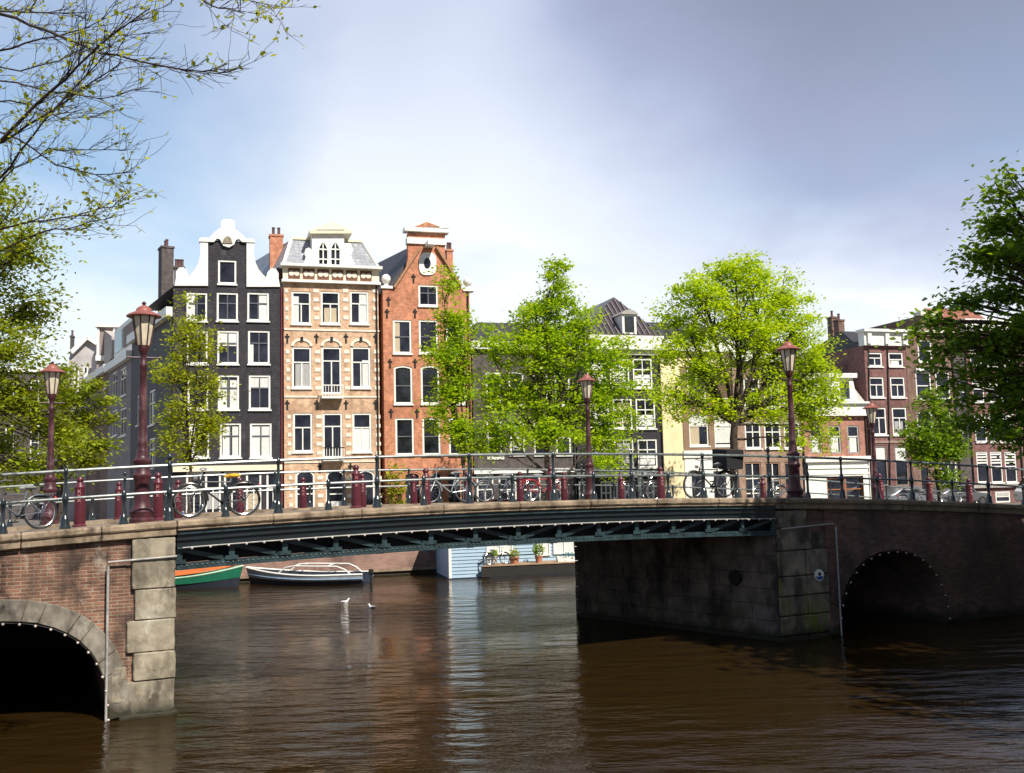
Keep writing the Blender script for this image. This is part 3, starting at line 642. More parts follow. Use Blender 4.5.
CURT = [M_['curtain'], M_['curtain'], mat('grey_curtain', (.36, .36, .35), .9, .15, 6.0, stretch=(6, 6, .5)), mat('ochre_curtain', (.48, .40, .28), .9, .12, 6.0, stretch=(6, 6, .5)), mat('white_blind', (.66, .66, .64), .8, .05)]
class House:
    def __init__(s, name, label, F, pl, pr, yref=400, d=0.0, zb=ST, wallmat=None):
        s.F = F; s.d = d; s.x0 = F.hit(pl, yref, d)[0]; s.x1 = F.hit(pr, yref, d)[0]; s.W = s.x1 - s.x0; s.zb = zb; s.wm = wallmat
        s.t = thing(name, label, 'house', F.w(s.x0, d, zb), F.a); s.holes = []
    def p(s, px, py, dd=0.0):
        x, z = s.F.hit(px, py, s.d + dd); return (x - s.x0, z - s.zb)
    def z(s, px, py, dd=0.0): return s.p(px, py, dd)[1]
    def rect(s, px0, py0, px1, py1):
        xm, ym = (px0 + px1) / 2, (py0 + py1) / 2
        return s.p(px0, ym)[0], s.p(px1, ym)[0], s.p(xm, py1)[1], s.p(xm, py0)[1]
    def win(s, px0, py0, px1, py1, style='cross', cur=(), fr='white', sash='white', sill=True, fw=0.11, name='window', pane='pane', arch=0.0, head=None):
        a, b, c, d = s.rect(px0, py0, px1, py1)
        s.winl(a, b, c, d, style, cur, fr, sash, sill, fw, name, pane, arch)
    def winl(s, a, b, c, d, style='cross', cur=(), fr='white', sash='white', sill=True, fw=0.11, name='window', pane='pane', arch=0.0):
        c = max(c, 0.02)
        mf = M_[fr] if isinstance(fr, str) else fr; ms = M_[sash] if isinstance(sash, str) else sash
        hole = [(a, c), (b, c), (b, d)]
        if arch: hole += [(a + (b - a) * (1 - i / 6), d + arch * math.sin(math.pi * i / 6)) for i in range(1, 6)]
        hole += [(a, d)]
        s.holes.append(hole)
        y0, y1 = 0.035, 0.10
        o = MB(); e = 0.004
        if arch:
            n = len(hole); cx, cz = (a + b) / 2, (c + d) / 2
            inn = [(min(max(x, a + fw), b - fw), (z - fw if z > c + 0.01 else c + fw)) for x, z in hole]
            o.prism([(x + (e if x < cx else -e), z - e if z > c + .01 else z + e) for x, z in hole], y0, y1, [inn], y1 - y0, False)
        else:
            o.prism([(a + e, c + e), (b - e, c + e), (b - e, d - e), (a + e, d - e)], y0, y1, [[(a + fw, c + fw), (b - fw, c + fw), (b - fw, d - fw), (a + fw, d - fw)]], y1 - y0, False)
        w = o.build(name, mf, s.t, smooth=False)
        g = MB(); A, B, C, D = a + fw, b - fw, c + fw, d - fw; t = 0.035
        H = D - C; q = lambda x0, x1, z0, z1: g.box(x0, x1, y0 + 0.012, y1 - 0.01, z0, z1)
        mx = (A + B) / 2
        if style in ('cross', 'T', 'six', 'door'):
            tz = D - H * (0.36 if style != 'door' else 0.28); q(A, B, tz - t, tz + t)
            q(mx - t, mx + t, C, tz - t)
            if style in ('cross', 'six'): q(mx - t * .8, mx + t * .8, tz + t, D)
            if style == 'six': q(A, mx - t, C + (tz - C) * 0.5 - .02, C + (tz - C) * 0.5 + .02); q(mx + t, B, C + (tz - C) * 0.5 - .02, C + (tz - C) * 0.5 + .02)
        elif style == 'sash': q(A, B, C + H * 0.5 - t, C + H * 0.5 + t)
        elif style == 'sashup': q(A, B, C + H * 0.62 - t, C + H * 0.62 + t)
        elif style == 'slats':
            q(A, B, C + H * .52 - t, C + H * .52 + t)
            for k in range(4): q(A, B, C + H * (.62 + .1 * k), C + H * (.675 + .1 * k))
        elif style == 'grid':
            for k in (1, 2): q(A, B, C + H * k / 3 - t, C + H * k / 3 + t)
            for k in range(3): q(mx - t, mx + t, C + H * k / 3 + t, C + H * (k + 1) / 3 - t)
        if g.v: g.build('glazing_bar', ms, w, smooth=False)
        j = lambda: 0.104 + RNG.uniform(-.013, .013)
        MB().add([(a, j(), c), (b, j(), c), (b, j(), d + arch), (a, j(), d + arch)], [(0, 1, 2, 3)]).build(pane, M_['panel'], w, smooth=False, fix=False)
        for (f0, f1, g0, g1) in cur:
            x0, x1 = A + (B - A) * f0, A + (B - A) * f1; n = 9
            pts = [(x0 + (x1 - x0) * i / n, 0.088 + 0.003 * (i % 2)) for i in range(n + 1)]
            z0, z1 = C + H * g0, C + H * g1
            MB().add([(x, y, z) for z in (z0, z1) for x, y in pts], [(i, i + 1, n + 2 + i, n + 1 + i) for i in range(n)]).build('curtain', RNG.choice(CURT), w, fix=False)
        if sill: MB().box(a - 0.05, b + 0.05, -0.10, 0.02, c - 0.09, c - 0.004).build('sill', mf, w, smooth=False)
        return w
    def box(s, name, px0, py0, px1, py1, y0, y1, material, dd=None, bevel=0):
        a, b, c, d = s.rect(px0, py0, px1, py1)
        return MB().box(a, b, y0, y1, c, d).build(name, material if not isinstance(material, str) else M_[material], s.t, smooth=False, bevel=bevel)
    def poly(s, name, pts, y0, y1, material, dd=0.0):
        return MB().prism([s.p(*q, dd) for q in pts], y0, y1).build(name, material if not isinstance(material, str) else M_[material], s.t, smooth=False)
    def wall(s, outline=None, top=None, depth=9.0, mt=None):
        if outline is None: outline = [(0, 0), (s.W, 0), (s.W, top), (0, top)]
        return MB().prism(outline, 0, depth, s.holes, 0.125).build('wall', mt or s.wm, s.t, smooth=False)
    def chimney(s, px0, py0, px1, py1, dep, material, pots=2, th=0.7):
        a, b, c, d = s.p(px0, (py0+py1)/2, dep)[0], s.p(px1, (py0+py1)/2, dep)[0], s.p(px0, py1, dep)[1], s.p(px0, py0, dep)[1]
        w = MB().box(a, b, dep, dep + th, c, d).box(a - .05, b + .05, dep - .05, dep + th + .05, d + .001, d + .13).build('chimney', material, s.t, smooth=False)
        for k in range(pots):
            x = a + (b - a) * (k + .7) / (pots + .4)
            MB().lathe([(.10, 0), (.12, .05), (.09, .12), (.085, .42), (.11, .45), (.10, .5)], (x, dep + th / 2, d + .13), 10).build('chimney_pot', mat('clay_pot', (0.10, 0.05, 0.05), 0.8), w)
    def anchor(s, px, py):
        x, z = s.p(px, py)
        MB().box(x - .045, x + .045, -.05, -.002, z - .30, z + .25).box(x - .13, x + .13, -.052, -.004, z + .05, z + .13).build('wall_anchor', M_['dark'], s.t, smooth=False)

def sheared_roof(h, ze, zr, y0, y1, k=.25):
    f = lambda x, y, z: (x - k * (y - y0), y, z)
    MB().add([f(0, y0, ze), f(h.W, y0, ze), f(h.W / 2, y0, zr), f(0, y1, ze), f(h.W, y1, ze), f(h.W / 2, y1, zr)], [(0, 1, 2), (5, 4, 3), (0, 2, 5, 3), (1, 4, 5, 2), (0, 3, 4, 1)]).build('roof', M_['slate'], h.t, smooth=False)
# --- black house with the white neck gable
h = House('canal_house', 'black brick canal house with white scrolled neck gable', HF, 172.5, 282.5, 400, wallmat=B_BLACK)
C_ = lambda *a: a
rows = [(292.5, 321, 186.5, 216.7, 247.3), (330.5, 364, 187, 217.3, 248), (375, 409.5, 187.5, 217.8, 248.8), (423, 457.5, 188.5, 219.8, 250)]
wd = (20.8, 21.4, 21.8)
cu = {(0,0): [(0, .38, 0, 1)], (0,2): [(.55, 1, 0, 1)], (1,1): [(0,1,.55,1)], (1,2): [(0, .2, 0, .6)], (2,1): [(0,.42,0,.9),(.58,1,0,.9)], (2,2): [(0,1,.66,1)], (3,0): [(0,.3,0,1)], (3,1): [(.05,.45,0,.95),(.6,.95,0,.95)], (3,2): [(0,.48,0,.95),(.54,1,0,.95)]}
for r, (y0, y1, *xs) in enumerate(rows):
    for c in range(3):
        h.win(xs[c], y0, xs[c] + wd[c], y1, 'cross', cu.get((r, c), ()), sash=GREYW)
h.win(218, 260, 236.5, 284, 'plain', sash=GREYW)
for (a, b) in ((186, 202), (205, 221), (224, 240), (246, 261.5), (266.5, 280)):
    h.win(a, 472, b, 515, 'T', [(0, 1, .1, .5)] if a in (205, 246) else (), sill=False)
zs = h.z(227, 286); zt = h.z(227, 241)
nl, nr = h.p(207, 262)[0], h.p(247, 262)[0]
h.wall([(0, 0), (h.W, 0), (h.W, zs), (nr, zs), (nr, zt), (nl, zt), (nl, zs), (0, zs)], depth=0.4)
MB().box(0.0, h.W, 0.401, 10, 0, zs).build('house_body', B_BLACK, h.t, smooth=False)
zr = h.z(227, 246)
sheared_roof(h, zs - .02, zr, 0.402, 9)
L_ = [(174.5, 286), (208, 286), (208, 238), (200.5, 238), (200.5, 254), (199, 262), (196, 268.5), (191.5, 274), (188.5, 276.5), (187, 271.5), (183.5, 267.5), (179, 268), (176, 272), (176, 278)]
h.poly('gable_scroll', L_, -0.10, 0.3, 'white')
h.poly('gable_scroll', [(454.5 - x, y + 1) for x, y in reversed(L_)], -0.10, 0.3, 'white')
h.poly('gable_pediment', [(199, 242), (214, 242.5), (217, 239), (220, 240), (223, 246), (229, 248), (234, 245), (236, 240.5), (239, 239.5), (242, 242.5), (254.5, 243), (254.5, 240), (246, 239), (241, 234), (235, 229.5), (234.5, 221.5), (231, 219.8), (224, 219.8), (221, 222), (221, 228), (214, 233), (209, 238.5), (199, 239)], -0.16, 0.3, 'white')
h.poly('shell_ornament', [(222, 244), (232.5, 244), (231, 239), (227.5, 236.5), (224, 239)], -0.22, -0.165, 'sand')
h.box('shop_cornice', 172.8, 465.5, 282, 471, -0.22, -0.002, 'cream')
MB().tube([(h.W - .05, -.06, 0), (h.W - .05, -.06, zs)], .05, 6).build('drainpipe', mat('maroon_pipe', (0.16, 0.03, 0.04), 0.5), h.t)
h.chimney(270, 236, 283, 276, 2.5, B_RED, 2)
h.chimney(174, 268, 184, 285, 5.0, B_DARK, 3)

def hood(h, x0, x1, y):
    a, z = h.p(x0, y); b = h.p(x1, y)[0]; c = (a + b) / 2; w = (b - a) / 2
    pts = [(c + (w + .06) * math.cos(t), z + .04 + .46 * math.sin(t)) for t in [math.pi * i / 12 for i in range(13)]]
    inn = [(c + (w - .10) * math.cos(t), z + .04 + .32 * math.sin(t)) for t in [math.pi * i / 12 for i in range(12, -1, -1)]]
    MB().prism(pts + inn, -.06, -.003).build('window_arch', STONEB, h.t, smooth=False)
    MB().box(c - .08, c + .08, -.09, -.061, z + .32, z + .58).build('keystone', M_['dark'], h.t, smooth=False)
# --- cream and orange brick house with the mansard roof
h = House('canal_house', 'cream and orange banded brick house with mansard roof and pedimented dormer', HF, 284, 379.5, 400, wallmat=B_PINK)
for k, (x0, x1) in enumerate(((291.5, 311), (320.8, 340), (350, 368.8))): h.win(x0, 291.5, x1, 324, 'T', ([(0, .35, 0, .9)], [(.1, .9, 0, .5)], [(.5, 1, 0, 1)])[k])
for k, (x0, x1) in enumerate(((292, 311.5), (321.6, 341.5), (351.3, 370.5))): h.win(x0, 347, x1, 388 if k != 1 else 394, 'T' if k != 1 else 'door', ([(.1, 1, 0, .6)], [], [(.6, 1, 0, .7)])[k], sill=k != 1); hood(h, x0, x1, 346.6)
for k, (x0, x1) in enumerate(((293, 312.5), (322.8, 342.5), (352.6, 371.5))): h.win(x0, 413, x1, 452 if k != 1 else 458, 'T' if k != 1 else 'door', ([], [], [(0, 1, 0, .62)])[k], sill=k != 1)
for k, (x0, x1) in enumerate(((295.5, 315), (326, 345), (356.5, 375))): h.win(x0, 474, x1, 514, ('sash', 'sash', 'door')[k], ([], [(.2, .9, .05, .3)], [])[k], sill=False, arch=0.25)
zt = h.z(331, 283)
h.wall(top=zt)
zc0, zc1 = h.z(331, 283), h.z(331, 268.5)
MB().box(-.05, h.W + .05, -.10, .3, zc0 + .003, zc1 - .003).build('frieze', M_['cream'], h.t, smooth=False)
MB().box(-.12, h.W + .12, -.28, .25, zc0 - .05, zc0 + .10).build('cornice', M_['white'], h.t, smooth=False)
MB().box(-.2, h.W + .2, -.45, .6, zc1, zc1 + .16).build('cornice', M_['white'], h.t, smooth=False)
for k in range(6):
    a = .25 + k * (h.W - .5) / 6; b = a + (h.W - .5) / 6 - .16
    w = MB().box(a, b, -.12, -.101, zc0 + .16, zc1 - .08).build('frieze_panel', mat('frieze_brown', (0.16, 0.06, 0.03), 0.7), h.t, smooth=False)
    for q in (.28, .72): MB().tube([(a + (b - a) * q, -.15, (zc0 + zc1) / 2 + .04), (a + (b - a) * q, -.121, (zc0 + zc1) / 2 + .04)], .16, 10).build('rosette', STONEB, w)
zr = h.z(325, 241, 1.3)
e = zc1 + .165
MB().add([(0, .0, e), (h.W, .0, e), (h.W - 2.2, 9, e), (-2.2, 9, e), (.55, 1.3, zr), (h.W - .75, 1.3, zr), (h.W - 2.7, 8, zr), (-1.4, 8, zr)], [(0, 3, 2, 1), (4, 5, 6, 7), (0, 1, 5, 4), (1, 2, 6, 5), (2, 3, 7, 6), (3, 0, 4, 7)]).build('mansard_roof', SLATEP, h.t, smooth=False)
MB().bar((.0, -.04, e), (.55, 1.26, zr), .16).build('roof_edge', M_['white'], h.t, smooth=False)
MB().bar((h.W, -.04, e), (h.W - .75, 1.26, zr), .16).build('roof_edge', M_['white'], h.t, smooth=False)
MB().box(.5, h.W - .7, 1.2, 1.5, zr, zr + .14).build('roof_edge', M_['cream'], h.t, smooth=False)
# dormer
D = [h.p(312, 268), h.p(344, 268), h.p(344, 234), h.p(312, 234)]
D = [(x, z if i > 1 else e) for i, (x, z) in enumerate(D)]
hs = []
for a, b in ((319, 327.3), (331.2, 339.6)):
    x0, x1, z0, z1 = h.rect(a, 249, b, 265.5)
    hs.append([(x0, z0), (x1, z0), (x1, z1)] + [(x0 + (x1 - x0) * (1 - i / 6), z1 + .38 * math.sin(math.pi * i / 6)) for i in range(1, 6)] + [(x0, z1)])
dm = MB().prism(D, -0.06, 1.6, hs, 0.15).build('dormer', M_['white'], h.t, smooth=False)
for q in hs:
    x0, x1, z0, z1 = q[0][0], q[1][0], q[0][1], q[2][1]; mx = (x0 + x1) / 2
    w = MB().box(mx - .035, mx + .035, -.02, .05, z0, z1 + .33).box(x0, mx - .036, -.02, .05, z0 + .35, z0 + .42).box(mx + .036, x1, -.02, .05, z0 + .35, z0 + .42).box(x0, mx - .036, -.02, .05, z1 - .06, z1 + .02).box(mx + .036, x1, -.02, .05, z1 - .06, z1 + .02).build('dormer_window', M_['white'], h.t, smooth=False)
    MB().add([(x0, .08, z0), (x1, .08, z0), (x1, .08, z1 + .4), (x0, .08, z1 + .4)], [(0, 1, 2, 3)]).build('pane', M_['panel'], w, fix=False)
h.poly('dormer_pediment', [(309.5, 234.5), (351.5, 234.5), (351.5, 231.5), (330.5, 222.8), (309, 231.5)], -.3, 1.7, 'cream')
h.poly('pediment_relief', [(316, 231), (344, 231), (330.5, 226)], -.34, -.305, STONEB)
h.poly('dormer_scroll', [(312, 268), (312, 250), (309, 247.5), (305.5, 249), (304.5, 253), (306, 257), (304, 262), (303.5, 268)], -.02, .3, 'white')
h.poly('dormer_scroll', [(344, 268), (344, 243), (351, 243.5), (353, 250), (351, 256), (354, 262), (354, 268)], -.02, .3, 'white')
for xpx, yy in [(x, y) for y in (338, 404.5) for x in (287.3, 316.5, 346, 375.5)] + [(x, 467.5) for x in (320, 350.5)]: h.anchor(xpx, yy)
for py in (329.5, 396, 461): h.box('string_course', 284.2, py, 379.2, py + 1.6, -.05, -.003, STONEB)
jx = [(284.6, 288), (313.2, 318.8), (342.6, 348), (372.5, 377.5)]
for j, py in enumerate(list(range(289, 325, 9)) + list(range(350, 392, 9)) + list(range(415, 456, 9)) + list(range(476, 512, 9))):
    for x0, x1 in jx:
        sh = (py - 290) * 0.022
        h.box('band_block', x0 + sh, py, x1 + sh, py + 3.6, -.035, -.003, STONEB)
for (a, b, y) in ((321, 342.5, 390), (322, 343.5, 452)):
    x0, x1, z0, z1 = h.rect(a, y, b, y + 7)
    bb = MB().box(x0, x1, -.6, -.055, z0 - .12, z0).build('balcony', M_['white'], h.t, smooth=False)
    for i in range(8):
        xx = x0 + .04 + (x1 - x0 - .08) * i / 7; MB().box(xx - .015, xx + .015, -.58, -.55, z0, z1 + .2).build('baluster', M_['white'], bb, smooth=False)
    MB().box(x0, x1, -.6, -.53, z1 + .2, z1 + .26).build('balcony_rail', M_['dark' if y > 400 else 'white'], bb, smooth=False)

# --- red brick house with the ball finials
h = House('canal_house', 'red brick canal house with pedimented gable, white oval window and ball finials', HF, 384, 471.5, 400, wallmat=B_RED)
for x0, x1 in ((393, 411.5), (419, 438), (446, 464)): h.win(x0, 320, x1, 353.5, 'sash', [(0, .35, 0, 1)] if x0 < 400 else (), sash=GREYW)
for x0, x1 in ((394, 412.5), (421, 439.5), (448, 466)): h.win(x0, 367.5, x1, 404, 'sash', sash=GREYW, arch=.12)
for x0, x1 in ((395.5, 414), (422.5, 440.5), (449, 468)): h.win(x0, 418, x1, 455, 'sash', sash=GREYW)
for x0, x1 in ((404, 421), (429, 443), (447, 462)): h.win(x0, 474, x1, 514, 'T', sash=GREYW, sill=False, arch=.15, fr=B_RED)
h.win(418.5, 285, 438, 306, 'cross', sash=GREYW)
zs = h.z(428, 290); zn = h.z(426, 264); zt = h.z(426, 233)
pp = lambda x, y: h.p(x, y)
X0, X1 = 0.0, h.W
out = [(0, 0), (h.W, 0), (h.W, zs), (pp(463, 289)[0], zs)] + [pp(*q) for q in ((460, 285), (452, 274), (447, 266), (445, 258), (445, 233), (408, 233), (408, 258), (406.5, 266), (402, 274), (394, 286))] + [(pp(392.5, 289)[0], zs), (0, zs)]
h.wall(out, depth=0.45)
MB().box(0, h.W, .451, 11, 0, zs - .2).build('house_body', B_RED, h.t, smooth=False)
zr = h.z(426, 243)
zr = h.z(426, 238); sheared_roof(h, zs - .22, zr, 0.452, 8)
h.box('gable_band', 407, 238.5, 446, 244.5, -.12, .5, 'white')
h.box('gable_ledge', 404, 228.8, 448.5, 232.5, -.25, .5, 'white')
h.poly('gable_pediment', [(404, 228.7), (448.5, 228.7), (426, 219.5)], -.22, .5, 'white')
h.poly('pediment_field', [(413.5, 227.8), (439, 227.8), (426, 222.8)], -.26, -.222, B_RED)
def disk(s, name, cx, cy, rx, ry, y0, y1, material, n=20, wob=0.0):
    pts = [(cx + rx * (1 + wob * math.cos(4 * t)) * math.cos(t), cy + ry * (1 + wob * math.cos(4 * t)) * math.sin(t)) for t in (2 * math.pi * i / n for i in range(n))]
    return s.poly(name, pts, y0, y1, material)
w = disk(h, 'oval_window', 427.5, 264, 9.2, 12, -.08, -.002, 'white', 28, -.07)
o = disk(h, 'pane', 427, 263.5, 3.4, 5.4, -.095, -.081, 'panel'); o.parent = w
MB().box(pp(426, 246)[0] - .09, pp(432, 246)[0] + .05, -1.0, -.005, h.z(428, 248), h.z(428, 243.5) ).build('hoist_beam', M_['white'], h.t, smooth=False)
for a, b in (((394, 287.5), (420.5, 247)), ((461, 286.5), (436, 247))):
    p, q = pp(*a), pp(*b); MB().bar((p[0], -.10, p[1]), (q[0], -.10, q[1]), .19, .13).build('gable_coping', mat('coping_brown', (0.36, 0.19, 0.10), 0.8), h.t, smooth=False)
for x in (386.6, 468.5):
    c = pp(x, 287.5)
    f = MB().box(c[0] - .36, c[0] + .36, -.1, .5, zs + .002, zs + .16).build('gable_shoulder', M_['white'], h.t, smooth=False)
    MB().lathe([(.18, 0), (.16, .08), (.10, .15), (.18, .22), (.27, .36), (.29, .48), (.24, .63), (.12, .74), (0, .77)], (c[0], .18, zs + .163), 14).build('ball_finial', M_['white'], f)
for a in ((388.5, 301), (387, 313), (415, 313), (415, 363), (390, 363), (391, 413), (417, 413), (413.5, 278), (443, 363), (444, 413)): h.anchor(*a)
h.chimney(447, 251, 453, 268, 4.0, B_RED, 2, .5)

# --- dark brick house hidden by the conical tree
h = House('canal_house', 'dark brown brick house mostly hidden behind the conical tree', HF, 473, 574, 400, wallmat=B_DARK)
for x0 in (487, 510, 534, 556): h.win(x0, 421, x0 + 15, 455, 'sash', [(.1, .9, .1, .9)] if x0 == 510 else ())
for x0 in (487, 510, 534, 556): h.win(x0 - 1, 372, x0 + 14, 406, 'sash')
for x0, x1 in ((477, 494), (499, 517), (521, 541), (548, 562)): h.win(x0, 474, x1, 516, 'T', sill=False)
zt = h.z(520, 350); h.wall(top=zt)
MB().box(-.1, h.W + .1, -.3, .3, zt, zt + .5).build('cornice', M_['white'], h.t, smooth=False)
MB().add([(0, .31, zt), (h.W, .31, zt), (h.W, 9, zt), (0, 9, zt), (1.2, 3, zt + 2.2), (h.W - 1.2, 3, zt + 2.2), (h.W - 1.2, 6, zt + 2.2), (1.2, 6, zt + 2.2)], [(0, 3, 2, 1), (4, 5, 6, 7), (0, 1, 5, 4), (1, 2, 6, 5), (2, 3, 7, 6), (3, 0, 4, 7)]).build('roof', M_['slate'], h.t, smooth=False)
h.box('shop_cornice', 473.5, 469, 573.5, 473, -.2, -.003, 'white')
h.box('stone_lintel', 487, 456, 504, 459.5, -.06, -.003, 'white')

# --- black house with hipped pantile roof and dormer
h = House('canal_house', 'black house with hipped striped tile roof and one white dormer', HF, 575.5, 662, 400, wallmat=B_BLACK)
for i, (y0, y1, xs) in enumerate(((358.5, 388, (587, 610, 633)), (398.5, 428.5, (590, 613, 636)), (439, 467.5, (592, 614.5, 638)))):
    for x in xs: h.win(x, y0, x + 19.5, y1, 'six', [(.05, .95, .05, .45)] if x > 630 else [(.1, .9, .1, .9)])
for x0, x1 in ((579, 590), (601, 612), (624, 634), (642, 655)): h.win(x0, 481, x1, 515, 'grid', sill=False)
zt = h.z(618, 350); h.wall(top=zt)
MB().box(-.12, h.W + .12, -.4, .35, zt, h.z(618, 336)).build('cornice', M_['white'], h.t, smooth=False)
MB().box(-.05, h.W + .05, -.14, -.003, zt - .32, zt - .01).build('frieze', M_['white'], h.t, smooth=False)
e = h.z(618, 335.5); ap = h.p(614, 297, 3.2)
MB().add([(-.1, -.3, e), (h.W + .1, -.3, e), (h.W + .1, 10, e), (-.1, 10, e), (ap[0], 3.2, ap[1]), (ap[0], 10, ap[1])], [(0, 3, 2, 1), (0, 1, 4), (1, 2, 5, 4), (3, 0, 4, 5), (2, 3, 5)]).build('roof', TILE, h.t, smooth=False)
n = 17
for i in range(n):
    f = (i + .5) / n; x = -.1 + (h.W + .2) * f
    tt = min(1, (x + .1) / (ap[0] + .1) if x < ap[0] else (h.W + .1 - x) / (h.W + .1 - ap[0]))
    if tt > .06: MB().bar((x, -.33, e + .03), (x, -.33 + 3.5 * tt * .97, e + .05 + (ap[1] - e) * tt * .97), .075, .06).build('tile_ridge', mat('pale_tile', (0.17, 0.145, 0.15), 0.4), h.t, smooth=False)  # ridges paler than the black pantiles
x0, x1, z1, z0 = h.rect(621, 335.5, 635, 315)
z0 = e + .01
dm = MB().box(x0, x1, -.22, 2.6, z0, z1).build('dormer', M_['white'], h.t, smooth=False)
MB().prism([(x0 - .12, z1 + .002), (x1 + .12, z1 + .002), (x1 - .1, z1 + .22), ((x0 + x1) / 2, z1 + .32), (x0 + .1, z1 + .22)], -.35, 2.4).build('dormer_roof', M_['zinc'], dm, smooth=False)
MB().box(x0 + .16, x1 - .16, -.235, -.222, z0 + .18, z1 - .14).build('pane', M_['panel'], dm, smooth=False)
h.box('plinth_cornice', 576, 471.5, 661.5, 477, -.16, -.003, 'white')
for x in (616, 638): h.box('door_post', x, 477.2, x + 4, 516, -.10, -.003, 'white')

# --- cream plastered house with the brown timber front
h = House('canal_house', 'cream plastered house with brown framed windows behind the round tree', HF, 662.5, 735, 430, wallmat=mat('cream_house', (0.78, 0.66, 0.40), .8, .07, .9))
for x0, x1 in ((688.8, 708.6), (714, 733.6)): h.win(x0, 413, x1, 446, 'sashup', [(0, .55, .0, .62), (.0, 1, .65, 1)] if x0 < 700 else [(0, 1, .05, 1)])
for x0, x1 in ((687, 706), (712, 731)): h.win(x0, 367, x1, 398, 'sashup')
h.win(692, 471, 705, 512, 'sash', sill=False); h.win(714, 471, 726, 512, 'sash', sill=False)
zt = h.z(700, 352); h.wall(top=zt)
h.holes_b = h.holes; keep = [q for q in h.holes if min(p[1] for p in q) > h.z(700, 452)]
a, b = h.p(683, 430)[0], h.W - .02
MB().prism([(a, h.z(700, 450)), (b, h.z(700, 450)), (b, zt - 1.0), (a, zt - 1.0)], -.06, -.003, keep, .057, False).build('timber_front', WOODBR, h.t, smooth=False)
h.box('string_course', 683, 450.3, 734.5, 457.5, -.14, -.003, 'white')
MB().box(-.1, h.W + .1, -.4, .3, zt, zt + .75).build('cornice', M_['white'], h.t, smooth=False)
MB().box(a, b, -.05, -.003, 0, h.z(700, 457.7)).build('white_shopfront', M_['white'], h.t, smooth=False)
h.win  # openings of the shopfront sit in front of it
for x0, x1 in ((692, 705), (714, 726)):
    q = h.rect(x0, 471, x1, 512); w = MB().box(q[0], q[1], -.075, -.052, .1, q[3]).build('shop_window', M_['dark'], h.t, smooth=False)
    MB().box(q[0] + .08, q[1] - .08, -.085, -.076, .2, q[3] - .1).build('pane', M_['panel'], w, smooth=False)
MB().add([(0, .31, zt), (h.W, .31, zt), (h.W, 9, zt), (0, 9, zt), (0, 4, zt + 2.6), (h.W, 4, zt + 2.6)], [(0, 1, 5, 4), (2, 3, 4, 5), (1, 2, 5), (3, 0, 4), (0, 3, 2, 1)]).build('roof', M_['slate'], h.t, smooth=False)

# --- brown brick house behind the round tree
h = House('canal_house', 'brown brick house with three white windows over a gridded shopfront', HF, 735.3, 803.5, 430, wallmat=brick('tan_brick', (0.27, 0.165, 0.115), (0.34, 0.215, 0.155), (0.32, 0.24, 0.2)))
for x0, x1 in ((745, 761), (764.5, 781), (784, 800)): h.win(x0, 422, x1, 448.5, 'cross')
for x0, x1 in ((744, 760), (763.5, 780), (783, 799)): h.win(x0, 378, x1, 408, 'cross')
for x0, x1 in ((745, 762), (766, 781), (785, 799)): h.win(x0, 462, x1, 510, 'grid', fr=WOODBR, sill=False)
zt = h.z(770, 362); h.wall(top=zt)
MB().box(-.05, h.W + .05, -.35, .3, zt, zt + .7).build('cornice', M_['white'], h.t, smooth=False)
MB().add([(0, .31, zt), (h.W, .31, zt), (h.W, 9, zt), (0, 9, zt), (0, 4, zt + 2.4), (h.W, 4, zt + 2.4)], [(0, 1, 5, 4), (2, 3, 4, 5), (1, 2, 5), (3, 0, 4), (0, 3, 2, 1)]).build('roof', M_['slate'], h.t, smooth=False)

# --- low house with white shopfront and white mansard dormer
h = House('canal_house', 'low rust brick house with white mansard dormer over a white shopfront', HF, 803.8, 868, 450, wallmat=B_RUST)
for x0, x1 in ((810, 822), (829, 841), (847.6, 859.2)): h.win(x0, 425.5, x1, 453.5, 'sashup', [(.1, .9, 0, .6)], fr=mat('grey_frame', (0.33, 0.31, 0.30), .5), sill=False)
a, b, c, d = h.rect(827, 477, 863.5, 512)
zt = h.z(838, 416)
h.winl(a, (a + b) / 2 - .03, c, d, 'sashup', fr=ORANGEW, sash=ORANGEW, sill=False, name='shop_window'); h.winl((a + b) / 2 + .03, b, c, d, 'sashup', fr=ORANGEW, sash=ORANGEW, sill=False, name='shop_window')
h.wall(top=zt)
shop_hole = [(a - .03, -.01), (b + .03, -.01), (b + .03, d + .05), (a - .03, d + .05)]
zsf = h.z(838, 462)
MB().prism([(0.02, 0), (a - .04, 0), (a - .04, d + .06), (b + .04, d + .06), (b + .04, 0), (h.W - .02, 0), (h.W - .02, zsf), (.02, zsf)], -.10, -.003).build('white_shopfront', M_['white'], h.t, smooth=False)
h.box('shop_cornice', 803.5, 456.5, 868.3, 461.8, -.30, -.003, 'white'); h.box('shop_fascia_ledge', 804, 466.5, 867.8, 468.5, -.17, -.102, 'white')
h.box('shop_fascia_ledge', 804, 473, 867.8, 474.5, -.15, -.102, 'white')
for x in (804.5, 862.8): h.box('pilaster', x, 475, x + 5, 514, -.16, -.102, 'white')
MB().box(-.08, h.W + .08, -.3, .3, zt, h.z(838, 404)).build('cornice', M_['white'], h.t, smooth=False)
MB().box(-.15, h.W + .15, -.5, .4, h.z(838, 404) + .002, h.z(838, 402)).build('cornice', M_['white'], h.t, smooth=False)
e = h.z(838, 402) + .003; zr = h.z(838, 373, .8)
